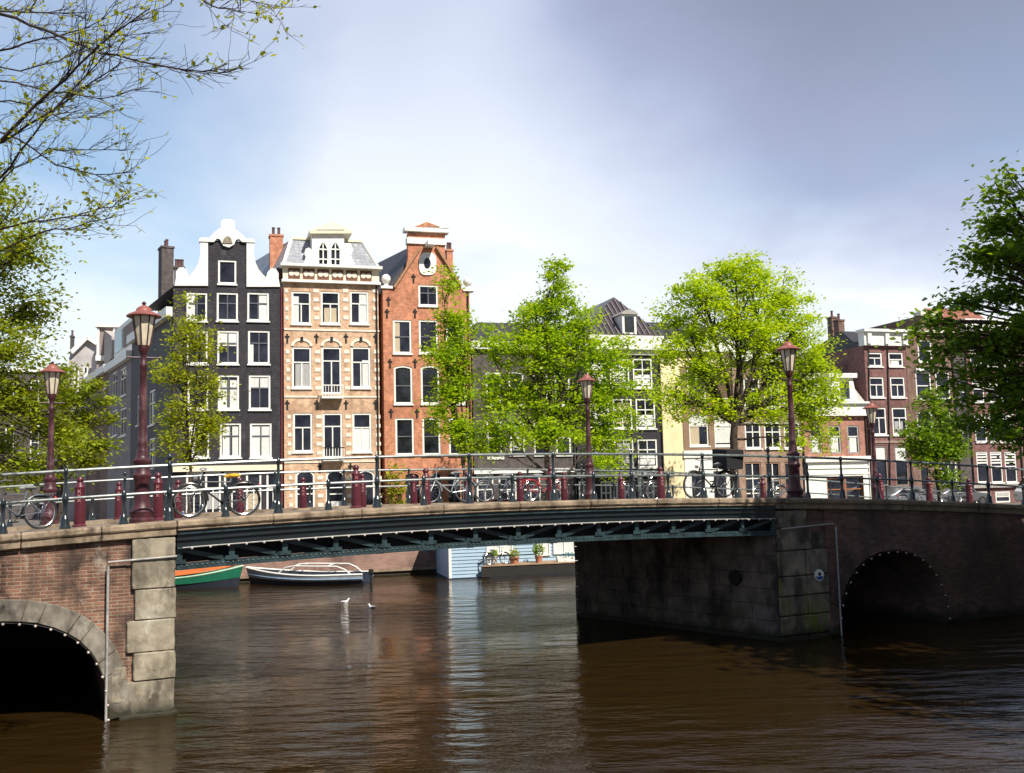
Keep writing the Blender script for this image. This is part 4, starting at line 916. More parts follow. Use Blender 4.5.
MB().add([(0, .0, e), (h.W, .0, e), (h.W, 9, e), (0, 9, e), (.5, 1.1, zr), (h.W - .9, 1.1, zr), (h.W - .9, 8, zr), (.5, 8, zr)], [(0, 3, 2, 1), (4, 5, 6, 7), (0, 1, 5, 4), (1, 2, 6, 5), (2, 3, 7, 6), (3, 0, 4, 7)]).build('mansard_roof', M_['zinc'], h.t, smooth=False)
h.poly('dormer', [(826, 401), (857, 401), (852, 378), (830, 378)], -.05, 1.4, 'white')
h.poly('dormer_cornice', [(827, 378), (855, 378), (855, 373.5), (827, 373.5)], -.25, 1.5, 'white')
a, b, c, d = h.rect(839.5, 399, 849, 381)
w = MB().box(a, b, -.07, -.052, min(c, d), max(c, d)).build('dormer_window', GREYW, h.t, smooth=False)
MB().box(a + .08, b - .08, -.08, -.071, min(c, d) + .1, max(c, d) - .08).build('pane', M_['panel'], w, smooth=False)

# --- mauve brick house with the white cornice
h = House('canal_house', 'tall mauve brick house with white cornice and bare brown side wall', HF, 868.2, 909.5, 420, wallmat=B_MAUVE)
redcur = mat('red_curtain', (0.42, 0.02, 0.06), .8)
for i, (y0, y1, x) in enumerate(((352.5, 366.5, (867.6, 888.6)), (377, 397.5, (869.5, 890.5)), (407.5, 435, (872, 892.5)))):
    for k in (0, 1): h.win(x[k], y0, x[k] + 14.6, y1, ('sash' if i == 0 and k else 'T'), [(.1, .8, 0, .5)] if (i, k) in ((0, 1), (2, 1)) else ())
for x0, x1 in ((875.8, 888), (895.2, 908.5)): h.win(x0, 445.5, x1, 486, 'sashup', [(0, 1, .6, 1)], fr=mat('taupe_frame', (0.22, .17, .15), .6), sash=mat('taupe_frame', (0.22, .17, .15), .6), sill=False)
zt = h.z(885, 346); h.wall(top=zt)
zc = h.z(885, 330)
MB().box(-.12, h.W + .12, -.25, .4, zt + .002, zc - .2).build('cornice', M_['white'], h.t, smooth=False); MB().box(-.25, h.W + .25, -.5, .5, zc - .198, zc).build('cornice', M_['white'], h.t, smooth=False)
for k in range(3): MB().box(.1 + k * (h.W - .5) / 2, .4 + k * (h.W - .5) / 2, -.4, -.252, zt + .1, zc - .22).build('console', M_['white'], h.t, smooth=False)
MB().add([(0, .51, zt), (h.W, .51, zt), (h.W, 9, zt), (0, 9, zt), (0, 2.5, zt + 1.4), (h.W, 2.5, zt + 1.4)], [(0, 1, 5, 4), (2, 3, 4, 5), (1, 2, 5), (3, 0, 4), (0, 3, 2, 1)]).build('roof', M_['slate'], h.t, smooth=False)
h.chimney(832.5, 318, 838, 352, 7.6, B_BROWN, 1, .6); h.chimney(839, 321, 845, 350, 6.4, B_BROWN, 1, .6)
h.box('string_course', 872, 440.5, 909.5, 443, -.06, -.003, mat('taupe_band', (.3, .2, .17), .7))
for x in (869, 888): MB().tube([h.p(x - 1, 348)[0:1] + (-.06,) + (h.z(x, 348),), (h.p(x + 6, 480)[0] - .45, -.06, .1)], .045, 6).build('drainpipe', M_['dark'], h.t)

# --- grey brown house with a hoist gable
h = House('canal_house', 'narrow taupe house with raised gable partly hidden by dark leaves', HF, 909.8, 957, 420, wallmat=B_BROWN)
for x0, x1 in ((916, 931.5), (936, 950)): h.win(x0, 372, x1, 399.5, 'sash'); h.win(x0 + 1.5, 412, x1 + 1.5, 441, 'sash')
h.win(918, 340, 932, 362, 'sash')
h.win(921, 466, 931, 510, 'plain', fr=WOODBR, sill=False, name='door', pane='door_panel'); h.win(941, 462, 957.5, 492, 'cross', [(0, 1, 0, .5)])
zt = h.z(932, 333); a, b = h.p(920, 325)[0], h.p(940, 325)[0]
h.wall([(0, 0), (h.W, 0), (h.W, zt), (b, zt), (b, h.z(930, 316)), (a, h.z(930, 316)), (a, zt), (0, zt)], depth=8)
h.box('gable_cap', 919, 312, 941, 316, -.2, .6, STONEB)
h.box('window_hood', 915, 368.5, 932.5, 371.3, -.15, -.003, 'white')
h.box('cornice', 910, 330.5, 956.5, 333, -.15, .3, STONEB)
# --- dark narrow house
h = House('canal_house', 'narrow dark brick house squeezed beside the shuttered house', HF, 957.3, 970.5, 420, wallmat=B_DARK)
h.win(960, 380, 968, 404, 'sash', fr=GREYW); h.win(961, 420, 969, 446, 'sash', fr=GREYW)
h.wall(top=h.z(963, 350)); h.box('cornice', 957.5, 346, 970, 350, -.2, .3, B_BROWN)
# --- shuttered house
h = House('canal_house', 'mauve brick house with slatted white blinds in rows of three windows', HF, 971, 1020, 430, wallmat=B_MAUVE)
for y0, y1, sh in ((342, 366, -5), (377, 402, -2.5), (413.7, 442, 0), (451.5, 482.5, 2)):
    for x in (975, 989, 1003.3): h.win(x + sh, y0, x + 11.6 + sh, y1, 'slats', fw=.09)
h.box('shop_cornice', 972, 484.5, 1022, 487.5, -.2, -.003, 'zinc')
for x in (976, 996): h.win(x, 491, x + 15, 514, 'slats', sill=False)
zt = h.z(995, 332); h.wall(top=zt)
MB().box(-.1, h.W + .1, -.3, .4, zt, zt + .9).build('cornice', M_['white'], h.t, smooth=False)
MB().add([(0, .41, zt), (h.W, .41, zt), (h.W, 9, zt), (0, 9, zt), (0, 4, zt + 2.4), (h.W, 4, zt + 2.4)], [(0, 1, 5, 4), (2, 3, 4, 5), (1, 2, 5), (3, 0, 4), (0, 3, 2, 1)]).build('roof', mat('red_tile', (.25, .09, .06), .8, .2), h.t, smooth=False)
h = House('canal_house', 'brown brick house cut off by the edge of the view', HF, 1020.4, 1075, 430, wallmat=B_BROWN)
for y0, y1 in ((350, 375), (385, 410), (420, 446), (456, 484)):
    for x in (1024, 1042, 1058): h.win(x, y0, x + 12, y1, 'sash')
zt = h.z(1045, 340); h.wall(top=zt); MB().box(-.05, h.W, -.3, .4, zt, zt + .6).build('cornice', M_['white'], h.t, smooth=False)

for hh in [o for o in list(COL.objects) if o.get('category') == 'house' and 'drainpipe' not in [c.name.split('.')[0] for c in o.children]]:
    w = [c for c in hh.children if c.name.split('.')[0] == 'wall']
    if not w: continue
    X = max(v.co.x for v in w[0].data.vertices); Z = max(v.co.z for v in w[0].data.vertices if v.co.x > X - .02)
    MB().tube([(X - .12, -.07, 0), (X - .12, -.07, Z - .3)], .05, 6).tube([(X - .12, -.07, Z - .3), (X - .12, -.02, Z - .05)], .05, 6).build('drainpipe', M_['dark'], hh)
# --- side street: houses running away from the corner of the black gabled house
pc = HF.w(*HF.hit(172, 420)[0:1], 0.0)
GA = R(-59)
far = Vector((-math.sin(R(31)), math.cos(R(31)), 0))
SFR = Frame(pc + far * 60, GA)
def side(label, pl, pr, ytop_near, wallmat, wins, cor='white', name='corner_house', roof=None, white_gable=False):
    h = House(name, label, SFR, pl, pr, 420, wallmat=wallmat)
    for w in wins: h.win(*w)
    zt = h.z(pr, ytop_near)
    h.wall(top=zt, depth=7)
    MB().box(0, h.W, -.35, .25, zt + .002, zt + .55).build('eaves', M_[cor], h.t, smooth=False)
    MB().add([(0, .26, zt), (h.W, .26, zt), (h.W, 7, zt), (0, 7, zt), (0, 3.5, zt + 2.2), (h.W, 3.5, zt + 2.2)], [(0, 1, 5, 4), (2, 3, 4, 5), (1, 2, 5), (3, 0, 4), (0, 3, 2, 1)]).build('roof', M_['slate'], h.t, smooth=False)
    return h
h = side('dark blue-grey side wing with sloping white eaves behind the tallest lamp', 131, 171.5, 317, mat('blue_grey_render', (0.045, 0.046, 0.055), .7, .15, 1.0),
     [(137, 395, 141, 425), (149, 390, 155, 425), (137, 440, 141, 465), (149, 438, 155, 468)])
h.chimney(158.2, 251, 161.5, 320, 1.0, B_DARK, 2, .75)
h = side('grey house with tall white framed dormer along the shaded side street', 108, 130.7, 359, mat('grey_render', (0.22, 0.20, 0.20), .8, .1, 1.0), [(112, 372, 117, 398), (120, 368, 126, 396), (112, 410, 117, 436), (120, 408, 126, 436)])
z0 = h.z(118, 356); a, b = h.p(100, 340)[0], h.p(113, 340)[0]
zz = h.z(113, 328)
w = MB().box(h.W * .05, h.W * .95, .3, 4, z0, zz).build('dormer', M_['white'], h.t, smooth=False)
MB().box(h.W * .1, h.W * .42, .26, .298, z0 + .5, zz - .4).build('pane', M_['panel'], w, smooth=False)
MB().box(h.W * .5, h.W * .9, .22, .298, z0 + .5, zz - .4).build('dormer_panel', mat('taupe_panel', (.25, .2, .18), .8), w, smooth=False)
h = side('brown house with pale gable and white cornice farther down the side street', 88, 107.7, 372, B_BROWN, [(96, 392, 100, 415), (102, 388, 106, 412)])
z0 = h.z(98, 372)
MB().prism([(0, z0 - .4), (h.W, z0 + .6), (h.W, z0 + 2.2), (h.W * .55, z0 + 3.4), (0, z0 + 1.6)], .2, 4).build('gable', mat('pale_gable', (.42, .38, .36), .8, .1), h.t, smooth=False)
h = side('farthest grey house on the shaded side street, under the leaves', 66, 87.6, 380, mat('grey_render', (0.22, 0.20, 0.20)), [(72, 398, 76, 420), (80, 394, 84, 418)])
LFR = Frame(aty(100, 420, 84), R(14))
h = House('canal_house', 'pale grey house with raking white gable seen over the leaves at the far left', LFR, 68, 99, 400, wallmat=mat('pale_grey_render', (.42, .40, .40), .8, .12, 1.0))
for x in (74, 83, 91): h.win(x, 366, x + 5, 386, 'sash')
h.wall([(0, 0), (h.W, 0), (h.W, h.z(99, 352)), h.p(97, 343), h.p(88, 338), h.p(74, 351), (0, h.z(68, 358))], depth=6)
a, b = h.p(72, 353), h.p(88, 337.5); MB().bar((a[0], -.2, a[1]), (b[0], -.2, b[1]), .5, .35).build('gable_coping', M_['white'], h.t, smooth=False)
a, b = h.p(88, 337.5), h.p(98, 344); MB().bar((a[0], -.2, a[1]), (b[0], -.2, b[1]), .5, .35).build('gable_coping', M_['white'], h.t, smooth=False)
h.chimney(70, 337, 73, 356, 2, B_DARK, 1, .6)
LF2 = Frame(aty(112, 420, 78), R(14))
h = House('canal_house', 'taupe house with a white framed attic window left of the tallest lamp', LF2, 96, 130, 400, wallmat=mat('taupe_render', (.26, .21, .19), .8, .12, 1.0))
h.win(104, 332, 112.5, 349, 'plain', sill=False); h.win(116, 332, 128, 350, 'plain', sill=False, pane='blind_panel')
for x in (100, 110, 120): h.win(x, 372, x + 6, 396, 'sash')
h.wall(top=h.z(113, 327), depth=6)
h.box('cornice', 95.5, 324.5, 130.5, 327.5, -.3, .3, 'white'); h.box('white_fascia', 96, 356, 130, 361, -.25, -.003, 'white')
for x in (97, 113): h.box('white_post', x, 328, x + 2.5, 356, -.12, -.003, 'white')
# western row across the side street, behind the leafy tree
WFR = Frame(atz(60, 520, ST) + Vector((-6, 8, 0)), R(17))
h = House('canal_house', 'dark brick house behind the leaves west of the side street', WFR, -40, 62, 440, wallmat=B_DARK)
for x in (-20, 5, 30, 48): h.win(x, 425, x + 9, 460, 'sash'); h.win(x, 380, x + 9, 412, 'sash')
h.wall(top=h.z(30, 372)); h.box('cornice', -39, 368, 61, 372, -.2, .3, 'white')
# ------------------------------------------------------------------ trees
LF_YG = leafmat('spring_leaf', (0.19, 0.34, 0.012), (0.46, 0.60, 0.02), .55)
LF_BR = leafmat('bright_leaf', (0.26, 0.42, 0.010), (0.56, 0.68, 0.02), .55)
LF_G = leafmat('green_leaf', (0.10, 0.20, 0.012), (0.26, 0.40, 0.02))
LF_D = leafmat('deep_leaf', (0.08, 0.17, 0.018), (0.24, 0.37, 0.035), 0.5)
LF_B = leafmat('young_leaf', (0.20, 0.27, 0.012), (0.46, 0.50, 0.03))
LF_O = leafmat('olive_leaf', (0.13, 0.19, 0.012), (0.36, 0.42, 0.02))

def leaves_mesh(name, pts, size, material, parent, org, flat=1.0):
    n = len(pts); pts = np.asarray(pts) - np.array(org)
    nrm = NP.normal(size=(n, 3)); nrm[:, 2] = np.abs(nrm[:, 2]) + flat; nrm /= np.linalg.norm(nrm, axis=1)[:, None]
    t = NP.normal(size=(n, 3)); t -= (t * nrm).sum(1)[:, None] * nrm; t /= np.linalg.norm(t, axis=1)[:, None]
    b = np.cross(nrm, t); sz = size * NP.uniform(0.6, 1.35, n)[:, None]
    v = np.empty((n, 4, 3)); v[:, 0] = pts + t * sz * 0.62; v[:, 1] = pts + b * sz * 0.34 + nrm * sz * .06; v[:, 2] = pts - t * sz * 0.5; v[:, 3] = pts - b * sz * 0.34 + nrm * sz * .06
    me = bpy.data.meshes.new(name); me.vertices.add(n * 4); me.vertices.foreach_set('co', v.reshape(-1))
    me.loops.add(n * 4); me.loops.foreach_set('vertex_index', np.arange(n * 4, dtype=np.int32))
    me.polygons.add(n); me.polygons.foreach_set('loop_start', np.arange(0, n * 4, 4, dtype=np.int32)); me.polygons.foreach_set('loop_total', np.full(n, 4, dtype=np.int32))
    me.update(); me.validate(); me.materials.append(material)
    if len(me.polygons) == n:
        ta = me.attributes.new('tint', 'FLOAT', 'FACE'); ta.data.foreach_set('value', NP.random(n).astype(np.float32))
    o = bpy.data.objects.new(name, me); COL.objects.link(o)
    if parent: o.parent = parent
    return o
def curve_pts(a, b, n=6, bend=0.12, sag=0.0):
    a, b = Vector(a), Vector(b); L = (b - a).length
    j = Vector((RNG.uniform(-1, 1), RNG.uniform(-1, 1), RNG.uniform(-.6, .6))) * bend * L
    return [a.lerp(b, i / n) + j * math.sin(math.pi * i / n) + Vector((0, 0, -sag * L * math.sin(math.pi * i / n))) + Vector((RNG.uniform(-1, 1), RNG.uniform(-1, 1), RNG.uniform(-1, 1))) * (0.018 * L if 0 < i < n else 0) for i in range(n + 1)]
def tree(label, base, lobes, trunk_r, fork, nleaf, size, leafm, group=None, clump=0.5, per=26, trunk_top=None, name='tree', shell=0.5, twig_every=3, lean=(0, 0)):
    """lobes: (centre, (rx, ry, rz)) in world space"""
    base = Vector(base); t = thing(name, label, 'tree', base, 0, group)
    w = MB(); top = Vector(trunk_top) if trunk_top else base + Vector((lean[0], lean[1], fork))
    P = curve_pts(base + Vector((0, 0, -.1)), top, 6, 0.02)
    w.tube([p - base for p in P], [trunk_r * (1.35 if i == 0 else 1.0 - 0.35 * i / 6) for i in range(7)], 10)
    vol = [l[1][0] * l[1][1] * l[1][2] for l in lobes]; vs = [v ** 0.8 for v in vol]; pts = []
    for (c, r), v in zip(lobes, vs):
        c = Vector(c); k = max(4, int(nleaf * v / sum(vs) / per))
        start = P[min(6, 3 + int(4 * RNG.random()))] if c.z < top.z + 1 else top
        limb = curve_pts(start, c + Vector((0, 0, r[2] * .25)), 6, 0.08)
        r0 = trunk_r * 0.45 * min(1.2, (v / max(vs)) ** 0.4 + .2)
        w.tube([p - base for p in limb], [r0 * (1 - 0.75 * i / 6) for i in range(7)], 7)
        for q in range(k):
            d = Vector(NP.normal(size=3)); d.normalize(); rr = (shell + (1 - shell) * RNG.random()) if RNG.random() < 0.8 else RNG.random() * shell
            rr *= RNG.uniform(0.82, 1.12)
            cc = c + Vector((d.x * r[0], d.y * r[1], d.z * r[2])) * rr
            cr = clump * RNG.uniform(0.55, 1.3); m_ = max(3, int(per * RNG.uniform(.5, 1.5)))
            pts.append(np.array(cc) + NP.normal(size=(m_, 3)) * np.array([cr, cr, cr * 0.55]) * 0.6)
            if q % twig_every == 0:
                a = limb[RNG.choice((3, 4, 5, 6))]; tw = curve_pts(a, cc, 4, 0.08)
                w.tube([p - base for p in tw], [r0 * .3 * (1 - .8 * i / 4) + .006 for i in range(5)], 5)
    w.build('trunk', M_['bark'], t, fix=False)
    leaves_mesh('crown', np.concatenate(pts), size, leafm, t, base)
    return t
def lobes_px(F, d, lst, flat=0.85):
    out = []
    for cx, cy, rx, ry in lst:
        dd = d + (RNG.uniform(-.5, .5) * rx * 0.03)
        s, z = F.hit(cx, cy, dd); c = F.w(s, dd, z); k = c.y / 1000
        out.append(((c.x, c.y, c.z), (rx * k, rx * k * flat, ry * k)))
    return out
def street_tree(label, px, d, lst, tr, fork, nleaf, size, lm, **k):
    s, _ = QF.hit(px, 480, d)
    return tree(label, QF.w(s, d, ST), lobes_px(QF, d, lst), tr, fork, nleaf, size, lm, group='trees along the far quay', **k)
street_tree('airy young tree with yellow-green leaves before the black gabled house', 190, 2.5,
    [(183, 330, 20, 24), (200, 345, 24, 22), (176, 372, 26, 26), (206, 385, 24, 26), (178, 412, 24, 26), (208, 425, 24, 24), (190, 450, 22, 18), (168, 440, 14, 22), (186, 300, 10, 12)], .10, 3.6, 7500, .16, LF_B, clump=.5, per=24, shell=.4)
street_tree('slender light green tree before the red brick house', 462, 2.0,
    [(448, 285, 12, 20), (452, 320, 20, 24), (445, 355, 22, 22), (460, 345, 16, 30), (448, 390, 22, 22), (464, 380, 14, 30), (452, 425, 22, 18), (438, 410, 14, 18), (468, 440, 14, 22), (444, 268, 6, 10)], .11, 4.2, 10000, .17, LF_YG, clump=.5, per=26, shell=.4)
street_tree('big conical light green tree before the dark brown house', 548, 1.6,
    [(556, 263, 9, 14), (556, 278, 15, 20), (552, 305, 27, 24), (535, 322, 30, 24), (575, 328, 30, 26), (515, 350, 30, 26), (555, 350, 38, 30), (598, 358, 32, 26), (496, 392, 24, 28), (530, 395, 38, 32), (575, 398, 40, 32), (612, 392, 24, 30), (488, 340, 16, 18), (505, 430, 32, 22), (550, 432, 36, 22), (600, 432, 32, 26), (622, 350, 14, 16), (628, 420, 12, 18), (494, 448, 18, 14), (608, 462, 22, 18)], .19, 4.2, 34000, .19, LF_YG, clump=.55, per=48, shell=.55)
street_tree('broad round bright yellow-green tree between the cream house and the mossy-pier lamp', 737, 1.2,
    [(735, 282, 42, 26), (700, 300, 36, 28), (775, 300, 38, 30), (690, 335, 30, 26), (740, 325, 46, 32), (795, 340, 36, 34), (815, 378, 28, 34), (770, 372, 40, 34), (705, 372, 32, 28), (668, 350, 22, 20), (676, 395, 26, 24), (712, 408, 26, 22), (805, 412, 32, 28), (822, 440, 14, 20), (765, 405, 28, 20), (655, 398, 14, 26), (790, 440, 14, 14), (745, 266, 30, 14), (830, 395, 16, 24), (668, 318, 16, 18)], .29, 5.2, 46000, .17, LF_BR, clump=.58, per=46, shell=.5)
street_tree('small green tree before the taupe house, right of the distant lamp', 938, 2.0,
    [(932, 405, 16, 20), (920, 432, 20, 18), (945, 432, 20, 18), (935, 455, 26, 16), (955, 450, 14, 14), (918, 455, 14, 12), (945, 478, 16, 10)], .11, 3.4, 7500, .21, LF_G, clump=.5, per=24)
# leafy trees on the west bank
def bank_tree(label, x, y, lst, Y, tr, fork, nleaf, size, lm, zb=2.55, **k):
    lob = []
    for cx, cy, rx, ry in lst:
        c = aty(cx, cy, Y + RNG.uniform(-1, 1)); q = c.y / 1000; lob.append(((c.x, c.y, c.z), (rx * q, rx * q * .9, ry * q)))
    return tree(label, (x, y, zb), lob, tr, fork, nleaf, size, lm, **k)
bank_tree('large olive-green tree filling the western bank beside the slim maroon lamp', -18.5, 31, [(-30, 200, 60, 40), (20, 250, 40, 34), (-30, 280, 60, 50), (30, 310, 36, 34), (0, 350, 50, 40), (-50, 380, 60, 60), (20, 400, 44, 40), (52, 425, 30, 40), (-10, 450, 50, 40), (60, 385, 20, 24), (30, 470, 40, 24), (72, 455, 18, 24)], 31, .26, 5.0, 30000, .13, LF_O, clump=.5, per=34, shell=.35, group='trees on the west bank')
bank_tree('lower olive tree farther back between the two left lamps', -18.0, 40, [(92, 386, 14, 8), (70, 400, 24, 14), (104, 402, 14, 8), (82, 420, 26, 10), (112, 420, 10, 7), (66, 440, 26, 16), (96, 446, 22, 10), (66, 374, 12, 10), (84, 462, 22, 10)], 40, .11, 3.0, 6500, .16, LF_O, clump=.4, per=20, shell=.3, group='trees on the west bank')
# near trees on the east bank: they shade the right half of the bridge
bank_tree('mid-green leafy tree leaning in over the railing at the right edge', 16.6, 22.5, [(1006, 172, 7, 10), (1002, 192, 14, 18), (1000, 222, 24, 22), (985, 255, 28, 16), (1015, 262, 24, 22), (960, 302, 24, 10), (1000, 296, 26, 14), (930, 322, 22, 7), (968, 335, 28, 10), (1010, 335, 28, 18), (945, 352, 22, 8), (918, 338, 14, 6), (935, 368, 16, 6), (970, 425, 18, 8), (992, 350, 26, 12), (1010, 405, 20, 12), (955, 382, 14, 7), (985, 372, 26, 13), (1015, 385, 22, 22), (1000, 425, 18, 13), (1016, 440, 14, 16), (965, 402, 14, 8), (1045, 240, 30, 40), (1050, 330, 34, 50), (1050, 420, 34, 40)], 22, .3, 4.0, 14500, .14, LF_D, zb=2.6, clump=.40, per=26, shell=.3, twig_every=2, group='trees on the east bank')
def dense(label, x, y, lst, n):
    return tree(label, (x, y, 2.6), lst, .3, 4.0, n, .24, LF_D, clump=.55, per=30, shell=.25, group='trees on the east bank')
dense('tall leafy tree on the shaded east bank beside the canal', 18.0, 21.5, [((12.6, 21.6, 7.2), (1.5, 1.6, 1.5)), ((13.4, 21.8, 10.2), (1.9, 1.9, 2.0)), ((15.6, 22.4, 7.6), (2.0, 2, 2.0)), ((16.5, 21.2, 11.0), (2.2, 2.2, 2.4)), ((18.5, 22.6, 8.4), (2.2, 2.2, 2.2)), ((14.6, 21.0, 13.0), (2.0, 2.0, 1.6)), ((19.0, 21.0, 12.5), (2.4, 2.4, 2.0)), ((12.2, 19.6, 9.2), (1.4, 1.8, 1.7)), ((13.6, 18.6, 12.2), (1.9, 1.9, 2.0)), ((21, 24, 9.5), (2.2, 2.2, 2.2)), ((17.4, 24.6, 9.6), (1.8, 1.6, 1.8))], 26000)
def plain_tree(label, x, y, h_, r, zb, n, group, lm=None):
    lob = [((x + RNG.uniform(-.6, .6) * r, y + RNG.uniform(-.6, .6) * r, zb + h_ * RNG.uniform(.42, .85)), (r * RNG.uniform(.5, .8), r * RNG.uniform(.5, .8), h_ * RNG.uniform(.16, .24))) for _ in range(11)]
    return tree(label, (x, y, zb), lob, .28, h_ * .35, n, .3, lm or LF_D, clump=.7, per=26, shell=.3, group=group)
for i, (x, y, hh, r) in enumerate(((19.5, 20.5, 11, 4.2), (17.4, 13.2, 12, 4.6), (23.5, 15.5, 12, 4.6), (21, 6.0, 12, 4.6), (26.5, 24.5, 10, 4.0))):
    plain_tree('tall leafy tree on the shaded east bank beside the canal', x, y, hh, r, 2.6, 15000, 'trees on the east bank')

def bare_tree():
    base = Vector((-13.0, 11.5, 2.55)); t = thing('bare_tree', 'near tree with long bare arching branches and a few young leaves', 'tree', base)
    w = MB(); top = Vector((-12.2, 12.0, 10.5)); P = curve_pts(base - Vector((0, 0, .1)), top, 7, .02)
    w.tube([p - base for p in P], [.27 * (1.3 if i == 0 else 1 - .06 * i) for i in range(8)], 10); lv = []
    def twig(a, d, L, r, lev):
        n = 5; pts = [a]; dd = d.copy()
        for i in range(n):
            dd = (dd + Vector((RNG.uniform(-1, 1), RNG.uniform(-1, 1), RNG.uniform(-1, 1))) * .17 + Vector((0, 0, .03))).normalized(); pts.append(pts[-1] + dd * L / n)
        w.tube([p - base for p in pts], [r * (1 - .8 * i / n) + .0018 for i in range(n + 1)], 5, False)
        if lev > 0:
            for i in range(1, n + 1):
                if RNG.random() < .8:
                    side = Vector((RNG.uniform(-1, 1), RNG.uniform(-1, 1), RNG.uniform(-.8, .9))); nd = (dd * .8 + side * .7).normalized()
                    twig(pts[i], nd, L * RNG.uniform(.45, .75), r * .5, lev - 1)
        else:
            for i in range(2, n + 1):
                if RNG.random() < LEAFP[0]: lv.extend([np.array(pts[i]) + NP.normal(size=3) * .03 for _ in range(RNG.choice((1, 1, 2)))])
    LEAFP = [.3]
    lines = [([(-260, 300), (-60, 190), (0, 143), (55, 88), (90, 55), (150, 8)], .035), ([(-250, 250), (-40, 158), (0, 142), (40, 118), (80, 92), (122, 62)], .03),
             ([(-300, 60), (-80, 18), (0, 12), (45, 13), (88, 12)], .03), ([(-260, 120), (-60, 0), (15, 18), (60, 36), (100, 52), (150, 62), (200, 72), (232, 72)], .028),
             ([(-260, 150), (-50, 62), (0, 50), (40, 40), (85, 28), (140, 4)], .025), ([(-250, 260), (-40, 210), (0, 178), (30, 140), (75, 85), (110, 50)], .025),
             ([(-250, 240), (-30, 120), (20, 140), (55, 165), (95, 174), (135, 172)], .02), ([(-260, 330), (-60, 240), (0, 228), (45, 220), (90, 212), (130, 203)], .026),
             ([(-250, 350), (-40, 260), (0, 250), (40, 232), (80, 226), (118, 214)], .02), ([(-260, 200), (-60, 100), (0, 100), (30, 104), (60, 118), (110, 118)], .02),
             ([(-250, 140), (-50, 90), (0, 80), (50, 92), (100, 98), (150, 88)], .016), ([(-250, 340), (-30, 210), (15, 170), (50, 150), (90, 150), (128, 150)], .016),
             ([(-200, -160), (60, -90), (150, -40), (205, 2), (228, 10), (245, 14)], .02), ([(-200, -200), (80, -110), (200, -60), (250, 0), (275, 8)], .016),
             ([(-260, 180), (-40, 60), (20, 70), (60, 60), (100, 40), (160, 30)], .018)]
    for k, (ln, r) in enumerate(lines):
        Y0 = 11.0 + (k * 1.7) % 4
        W_ = [aty(px, py, Y0 + (1.6 - 2.0 * i / len(ln))) for i, (px, py) in enumerate(ln)]
        pts = []
        st = P[min(7, 4 + k % 4)]
        W_[0] = st.lerp(W_[0], .55); W_ = [st] + W_
        for a, b in zip(W_, W_[1:]): pts += [a.lerp(b, i / 3) + Vector((RNG.uniform(-1, 1), RNG.uniform(-1, 1), RNG.uniform(-1, 1))) * .02 for i in range(3)]
        pts.append(W_[-1]); n = len(pts)
        w.tube([p - base for p in pts], [r * 1.0 * (1 - .9 * i / (n - 1)) + .003 for i in range(n)], 6)
        LEAFP[0] = .5 if k in (7, 8, 13) else .2
        for i in range(6, n - 1):
            for _ in range(2 if i > 9 else 1):
                d = (pts[i + 1] - pts[i - 1]).normalized(); side = Vector((RNG.uniform(-1, 1), RNG.uniform(-1, 1), RNG.uniform(-.8, 1))); twig(pts[i], (d * 1.2 + side * .6).normalized(), RNG.uniform(.3, .65), r * .16, 1)
    w.build('trunk', M_['bark'], t, fix=False)
    leaves_mesh('crown', lv, .07, LF_B, t, base)
bare_tree()
# climbing shrub against the red brick house
def shrub(label, F, px0, py0, px1, py1, d, n, size, lm, name='climbing_shrub', cat='shrub'):
    s0, z0 = F.hit((px0 + px1) / 2, py1, d); base = F.w(s0, d, ST); t = thing(name, label, cat, base)
    w = MB(); pts = []
    for k in range(7):
        px = px0 + (px1 - px0) * RNG.random(); s, z = F.hit(px, py0 + (py1 - py0) * RNG.random() * .6, d); tip = F.w(s, d - .1 - .3 * RNG.random(), z)
        w.tube([p - base for p in curve_pts(base, tip, 5, .1)], [.03, .026, .02, .016, .012, .006], 5)
    for k in range(n // 12):
        s, z = F.hit(px0 + (px1 - px0) * RNG.random(), py0 + (py1 - py0) * RNG.random(), d); c = F.w(s, d - .25, z); pts.append(np.array(c) + NP.normal(size=(12, 3)) * .16)
    w.build('stem', M_['bark'], t, fix=False); leaves_mesh('foliage', np.concatenate(pts), size, lm, t, base)
shrub('yellowish climbing shrub on the ground floor of the red brick house', HF, 388, 462, 404, 512, -.35, 700, .18, LF_B)

